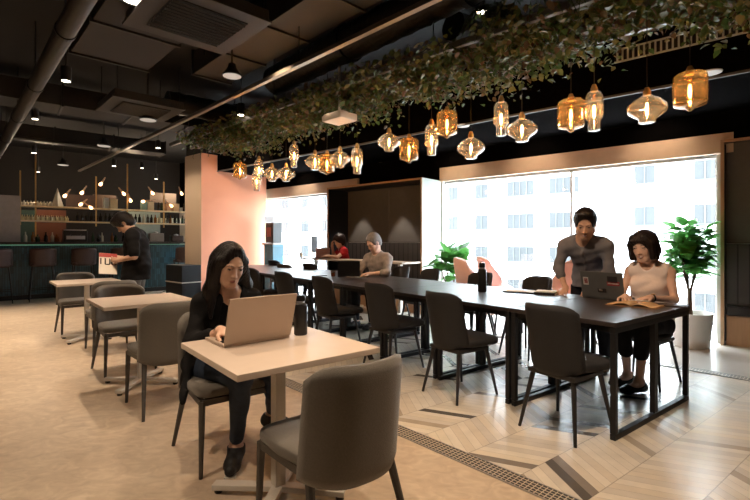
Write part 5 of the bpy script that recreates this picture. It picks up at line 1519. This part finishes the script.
# ------------------------------------------------------------------ the bar
r = empty('bar_counter', tuple(Bp(0, 0)), A_B); tag(r, 'long bar counter with dark teal tiled front and a glowing strip under its top', 'counter')
s0, s1 = -3.8, 4.3
MB().box(((s0+s1)/2, .30, .58), (s1-s0, .6, 1.16)).build('tiled_front', slat_mat('dark_teal_tile', (34, 66, 76), .045, .5, .35, 0, .45), r)
MB().box(((s0+s1)/2, .26, 1.205), (s1-s0, .76, .05)).build('countertop', mat('dark_countertop', (44, 34, 30), .35, var=.15), r, bevel=.004)
MB().box(((s0+s1)/2, -.045, 1.165), (s1-s0, .02, .012)).build('light_strip', emitter('green_light_strip', (.35, .85, .5), .35), r)
MB().box(((s0+s1)/2, -.01, .05), (s1-s0, .02, .1)).build('kickboard', screen_blk, r)
def bar_stool(first=[None]):
    if first[0] is not None: return copy_tree(first[0])
    r = empty('bar_stool'); first[0] = r
    bm = mat('brown_leather', (58, 40, 36), .55)
    MB().pillow((0, 0, .76), (.44, .42, .09), e=6).build('seat', bm, r, smooth=True)
    MB().slab(wrap_back(.46, .72, .38, .12, -.21, .05, .03), 14, 8, .035).build('backrest', bm, r, smooth=True)
    for sx in (-1, 1):
        for sy in (-1, 1): MB().tube([(sx*.17, sy*.16, .73), (sx*.23, sy*.22, 0)], [.014, .010], 6).build('leg', black_metal, r, smooth='auto')
    f = MB(); f.tube([(-.21, .20, .25), (.21, .20, .25)], .008, 6); f.tube([(-.21, -.20, .25), (.21, -.20, .25)], .008, 6); f.build('footrest', black_metal, r)
    return r
for s, lb in ((-.02, 'brown bar stool furthest left, cut by the left edge'), (.70, 'brown bar stool second from the left at the teal bar'), (1.42, 'brown bar stool third from the left at the teal bar'), (2.15, 'brown bar stool behind the standing reader'), (3.55, 'brown bar stool beside the beige pillar side')):
    o = bar_stool(); p = Bp(s, -.42); o.location = p; o.rotation_euler = (0, 0, A_B); tag(o, lb, 'bar stool', 'brown stools along the bar')

# hanging brass shelf over the counter
def bar_at(px, n):
    q = (px-375)/448; b0 = Bp(0, n); return (q*b0.y - b0.x)/(BA[0]-q*BA[1])
SN = .55
r = empty('bar_shelf', tuple(Bp(0, SN)), A_B); tag(r, 'two-tier hanging brass shelf above the bar counter', 'shelf')
for z in (1.70, 2.03): MB().box((2.1, 0, z), (4.9, .28, .03)).build('shelf_board', mat('pale_shelf_board', (226, 204, 164), .5), r)
for x in (.35, .62, 1.78, 2.45, 3.3, 4.05): MB().box((x, -.12, 2.2), (.028, .028, 1.95 if x in (.62, 2.45, 4.05) else 1.2)).build('post', brass, r)
wl_p = tag(MB().box((0, 0, .0), (.55, .1, 1.0)).build('partition_panel', mat('pale_grey_panel', (150, 138, 130), .6), loc=tuple(Bp(bar_at(4, .3), .3, 1.7305)), rz=A_B), 'pale grey screen panel standing on the bar at the left edge', 'panel')
r = empty('back_wall_panelling', tuple(Bp(0, 1.35)), A_B); tag(r, 'row of coloured boards mounted behind the bar shelf', 'wall panels')
for x0, x1, y0, y1, c in ((12, 35, 210, 242, (56, 76, 68)), (36, 66, 210, 242, (112, 66, 46)), (128, 160, 212, 238, (128, 140, 134)), (66, 96, 195, 209, (74, 56, 47)), (150, 176, 193, 203, (110, 96, 84)), (93, 116, 195, 209, (88, 70, 58))):
    a0, a1 = bar_at(x0, 1.35), bar_at(x1, 1.35); Y = Bp((a0+a1)/2, 1.35).y
    za, zb = 1.25+(241-y1)/448*Y, 1.25+(241-y0)/448*Y
    MB().box(((a0+a1)/2, 0, (za+zb)/2), (a1-a0, .03, zb-za)).build('board', mat('back_board_%d_%d' % (c[0], x0), c, .5), r)
o = MB().box((0, 0, .5), (4.6, .5, 1.0)).build('back_counter', mat('dark_back_counter', (40, 34, 32), .5), loc=tuple(Bp(.9, 2.4, 0)), rz=A_B); tag(o, 'dark back counter behind the bar', 'counter')

def bottle_small(name='bottle', h=.28, rad=.035, m=None):
    return MB().lathe([(rad*.9, 0), (rad, .01), (rad, h*.6), (rad*.4, h*.75), (rad*.35, h), (0, h)], seg=12).build(name, m, smooth='auto')
rnd = random.Random(5)
bms = [mat('bottle_dark', (30, 26, 24), .2), mat('bottle_green', (40, 60, 40), .2), mat('bottle_amber', (120, 72, 34), .2), mat('bottle_clear', (170, 168, 150), .2)]
protos = {}
def put(kind, s, n, z, label, group, m, h, rad):
    key = (kind, m.name)
    if key not in protos: o = protos[key] = bottle_small(kind, h, rad, m)
    else: o = protos[key].copy(); COL.objects.link(o)
    o.location = Bp(s, n, z); tag(o, label, kind.replace('_', ' '), group)
    return o
s = 1.95
for i in range(30):
    s = 1.42 + i*.095; m = bms[i % 4 if i > 14 and rnd.random() < .7 else 0]
    put('bottle', s, SN+rnd.uniform(-.05, .05), 1.7152, 'bottle on the lower brass bar shelf, right of the left post pair', 'bottles on the lower bar shelf', m, .22+.0*i, .034)
for i in range(22):
    put('drinking_glass', bar_at(17, SN)+i*.044, SN+(.05 if i % 2 else -.05), 1.7152, 'pale upturned glass at the left end of the lower bar shelf', 'glasses on the lower bar shelf', mat('glassware', (208, 196, 150), .15), .12, .03)
for i in range(14):
    put('jar', bar_at(17, SN)+i*.060, SN+(.05 if i % 2 else -.05), 2.0452, 'pale jar at the left end of the upper bar shelf', 'jars on the upper bar shelf', mat('pale_jar', (196, 188, 170), .4), .11, .035)
for i, (s, w, h, c, lb) in enumerate(((2.0, .10, .26, (150, 150, 140), 'grey box file on the upper bar shelf'), (2.16, .16, .24, (180, 164, 130), 'cream box on the upper bar shelf'), (2.85, .12, .24, (110, 140, 130), 'green box on the upper bar shelf'), (3.0, .14, .22, (190, 172, 140), 'tan box on the upper bar shelf'),
                        (3.45, .14, .2, (160, 120, 84), 'brown box right on the upper bar shelf'), (3.62, .15, .2, (186, 150, 108), 'light brown box at the right of the upper bar shelf'))):
    o = MB().box((0, 0, h/2), (w, .2, h)).build('storage_box', mat('box_%d_%d' % (i, c[0]), c, .7), loc=tuple(Bp(s, SN, 2.0452)), rz=A_B, bevel=.004); tag(o, lb, 'box', 'boxes on the upper bar shelf')
for i, s in enumerate((3.2, 3.28, 3.84, 3.92)):
    put('bottle', s, SN, 2.0452, 'bottle among the boxes on the upper bar shelf', 'bottles on the upper bar shelf', bms[1] if i % 2 else bms[0], .24, .034)
o = MB().lathe([(.12, 0), (.0, .44)], seg=4).build('cone_ornament', mat('white_card', (206, 200, 186), .6), loc=tuple(Bp(1.03, SN, 2.0452)), rz=A_B); tag(o, 'white pointed pyramid standing on the upper bar shelf', 'ornament')
# things on the counter
for i in range(30):
    s = .3 + i*.125 + rnd.uniform(-.05, .05)
    if 1.05 < s < 1.62 or abs(s-2.75) < .16 or abs(s-3.1) < .23 or abs(s-3.6) < .2: continue
    put('jug' if i % 3 == 0 else 'bottle', s, .35+rnd.uniform(-.1, .1), 1.2305, 'small vessel standing on the bar counter', 'vessels on the bar counter', bms[(i*7) % 4], .17, .045)
r = empty('coffee_machine', tuple(Bp(1.35, .38, 1.2305)), A_B); tag(r, 'black coffee machine on the bar counter under the left shelf', 'coffee machine')
MB().box((0, 0, .13), (.46, .34, .26)).build('body', screen_blk, r, bevel=.012); MB().box((0, -.02, .275), (.42, .3, .02)).build('cup_tray', silver, r); MB().box((0, -.175, .10), (.36, .01, .08)).build('front_panel', silver, r)
for x in (-.1, .1): MB().tube([(x, -.18, .15), (x, -.26, .14)], .012, 8).build('handle', screen_blk, r)
for i, (s, w, h, c, lb) in enumerate(((2.75, .2, .2, (150, 148, 144), 'silver canister on the bar right of the reader'), (3.1, .34, .22, (120, 112, 104), 'silver mixer on the bar between the reader and the pillar'), (3.6, .3, .16, (70, 56, 50), 'dark tray stack on the bar by the pillar'))):
    r = empty('counter_appliance', tuple(Bp(s, .4, 1.2305)), A_B); tag(r, lb, 'appliance')
    MB().box((0, 0, h/2), (w, .24, h)).build('body', mat('appliance_%d' % c[0], c, .35, .3), r, bevel=.015); MB().lathe([(.05, h+.001), (.06, h+.03), (0, h+.05)], seg=16).build('lid', silver, r, smooth='auto')
r = empty('shop_sign', tuple(Bp(3.75, 1.2, 1.82)), A_B); tag(r, 'pale sign strip with dark block letters behind the bar near the pillar', 'sign')
MB().box((0, 0, 0), (.85, .02, .13)).build('board', mat('sign_board', (200, 196, 170), .5), r)
glyphs(r, Vector((0, -.013, 0)), Matrix.Identity(3), .07, 'BAR TABLE', screen_blk)

# bare-bulb lamps on angled wooden arms over the bar
glow = emitter('frosted_lit_bulb', (1, .58, .28), 5)
first = None
for i, (px, py, tilt) in enumerate(((64.7, 196, .7), (81.7, 193, .6), (80.5, 204.5, .9), (91, 207.8, -.9), (100.5, 184.3, .6), (124, 194, -.7), (130.6, 200.8, -.35), (152.7, 193.4, -.6), (171.5, 206, -.8), (181.7, 193.8, -.4), (143, 201.5, 1.4))):
    q = (px-375)/448; n = .28
    b0 = Bp(0, n); s = (q*b0.y - b0.x)/(BA[0]-q*BA[1]); p = Bp(s, n); z = 1.25+(241-py)/448*p.y
    if first is None:
        r = first = empty('bar_lamp')
        MB().lathe([(0, -.042), (.025, -.035), (.037, -.008), (.035, .018), (.02, .045), (.018, .06)], seg=16).build('bulb', glow, r, smooth=True)
        MB().lathe([(.02, .061), (.022, .08), (.014, .20), (0, .21)], seg=10).build('holder', wood_edge, r, smooth='auto')
        MB().tube([(0, 0, .2), (0, 0, .32)], .004, 5).build('cord', rod_m, r)
    else: r = copy_tree(first)
    r.location = (p.x, p.y, z); r.rotation_euler = (0, tilt, A_B*0)
    side = 'left' if px < 105 else 'right'
    tag(r, ['glowing bulb lamp left of the white pyramid over the bar', 'glowing bulb lamp leaning right, over the bar left of the middle', 'small glowing bulb lamp just under the leaning one over the bar', 'glowing bulb lamp lowest on the left part of the bar shelf', 'highest glowing bulb lamp on the left part of the bar',
            'glowing bulb lamp above the head of the standing reader', 'glowing bulb lamp just right above the head of the reader', 'glowing bulb lamp midway between reader and pillar', 'lowest glowing bulb lamp by the pillar', 'glowing bulb lamp touching the beige pillar side', 'small glowing bulb lamp on the right half of the upper shelf'][i], 'lamp', 'bare bulb lamps over the bar')
for s in (.8, 2.6, 3.8):
    p = Bp(s, .9, 2.7); lamp('POINT', 'bar_fill_light', tuple(p), 34, (1, .74, .5), shadow_soft_size=.08)  # unseen fill points added to brighten the shelf goods, not real lamps
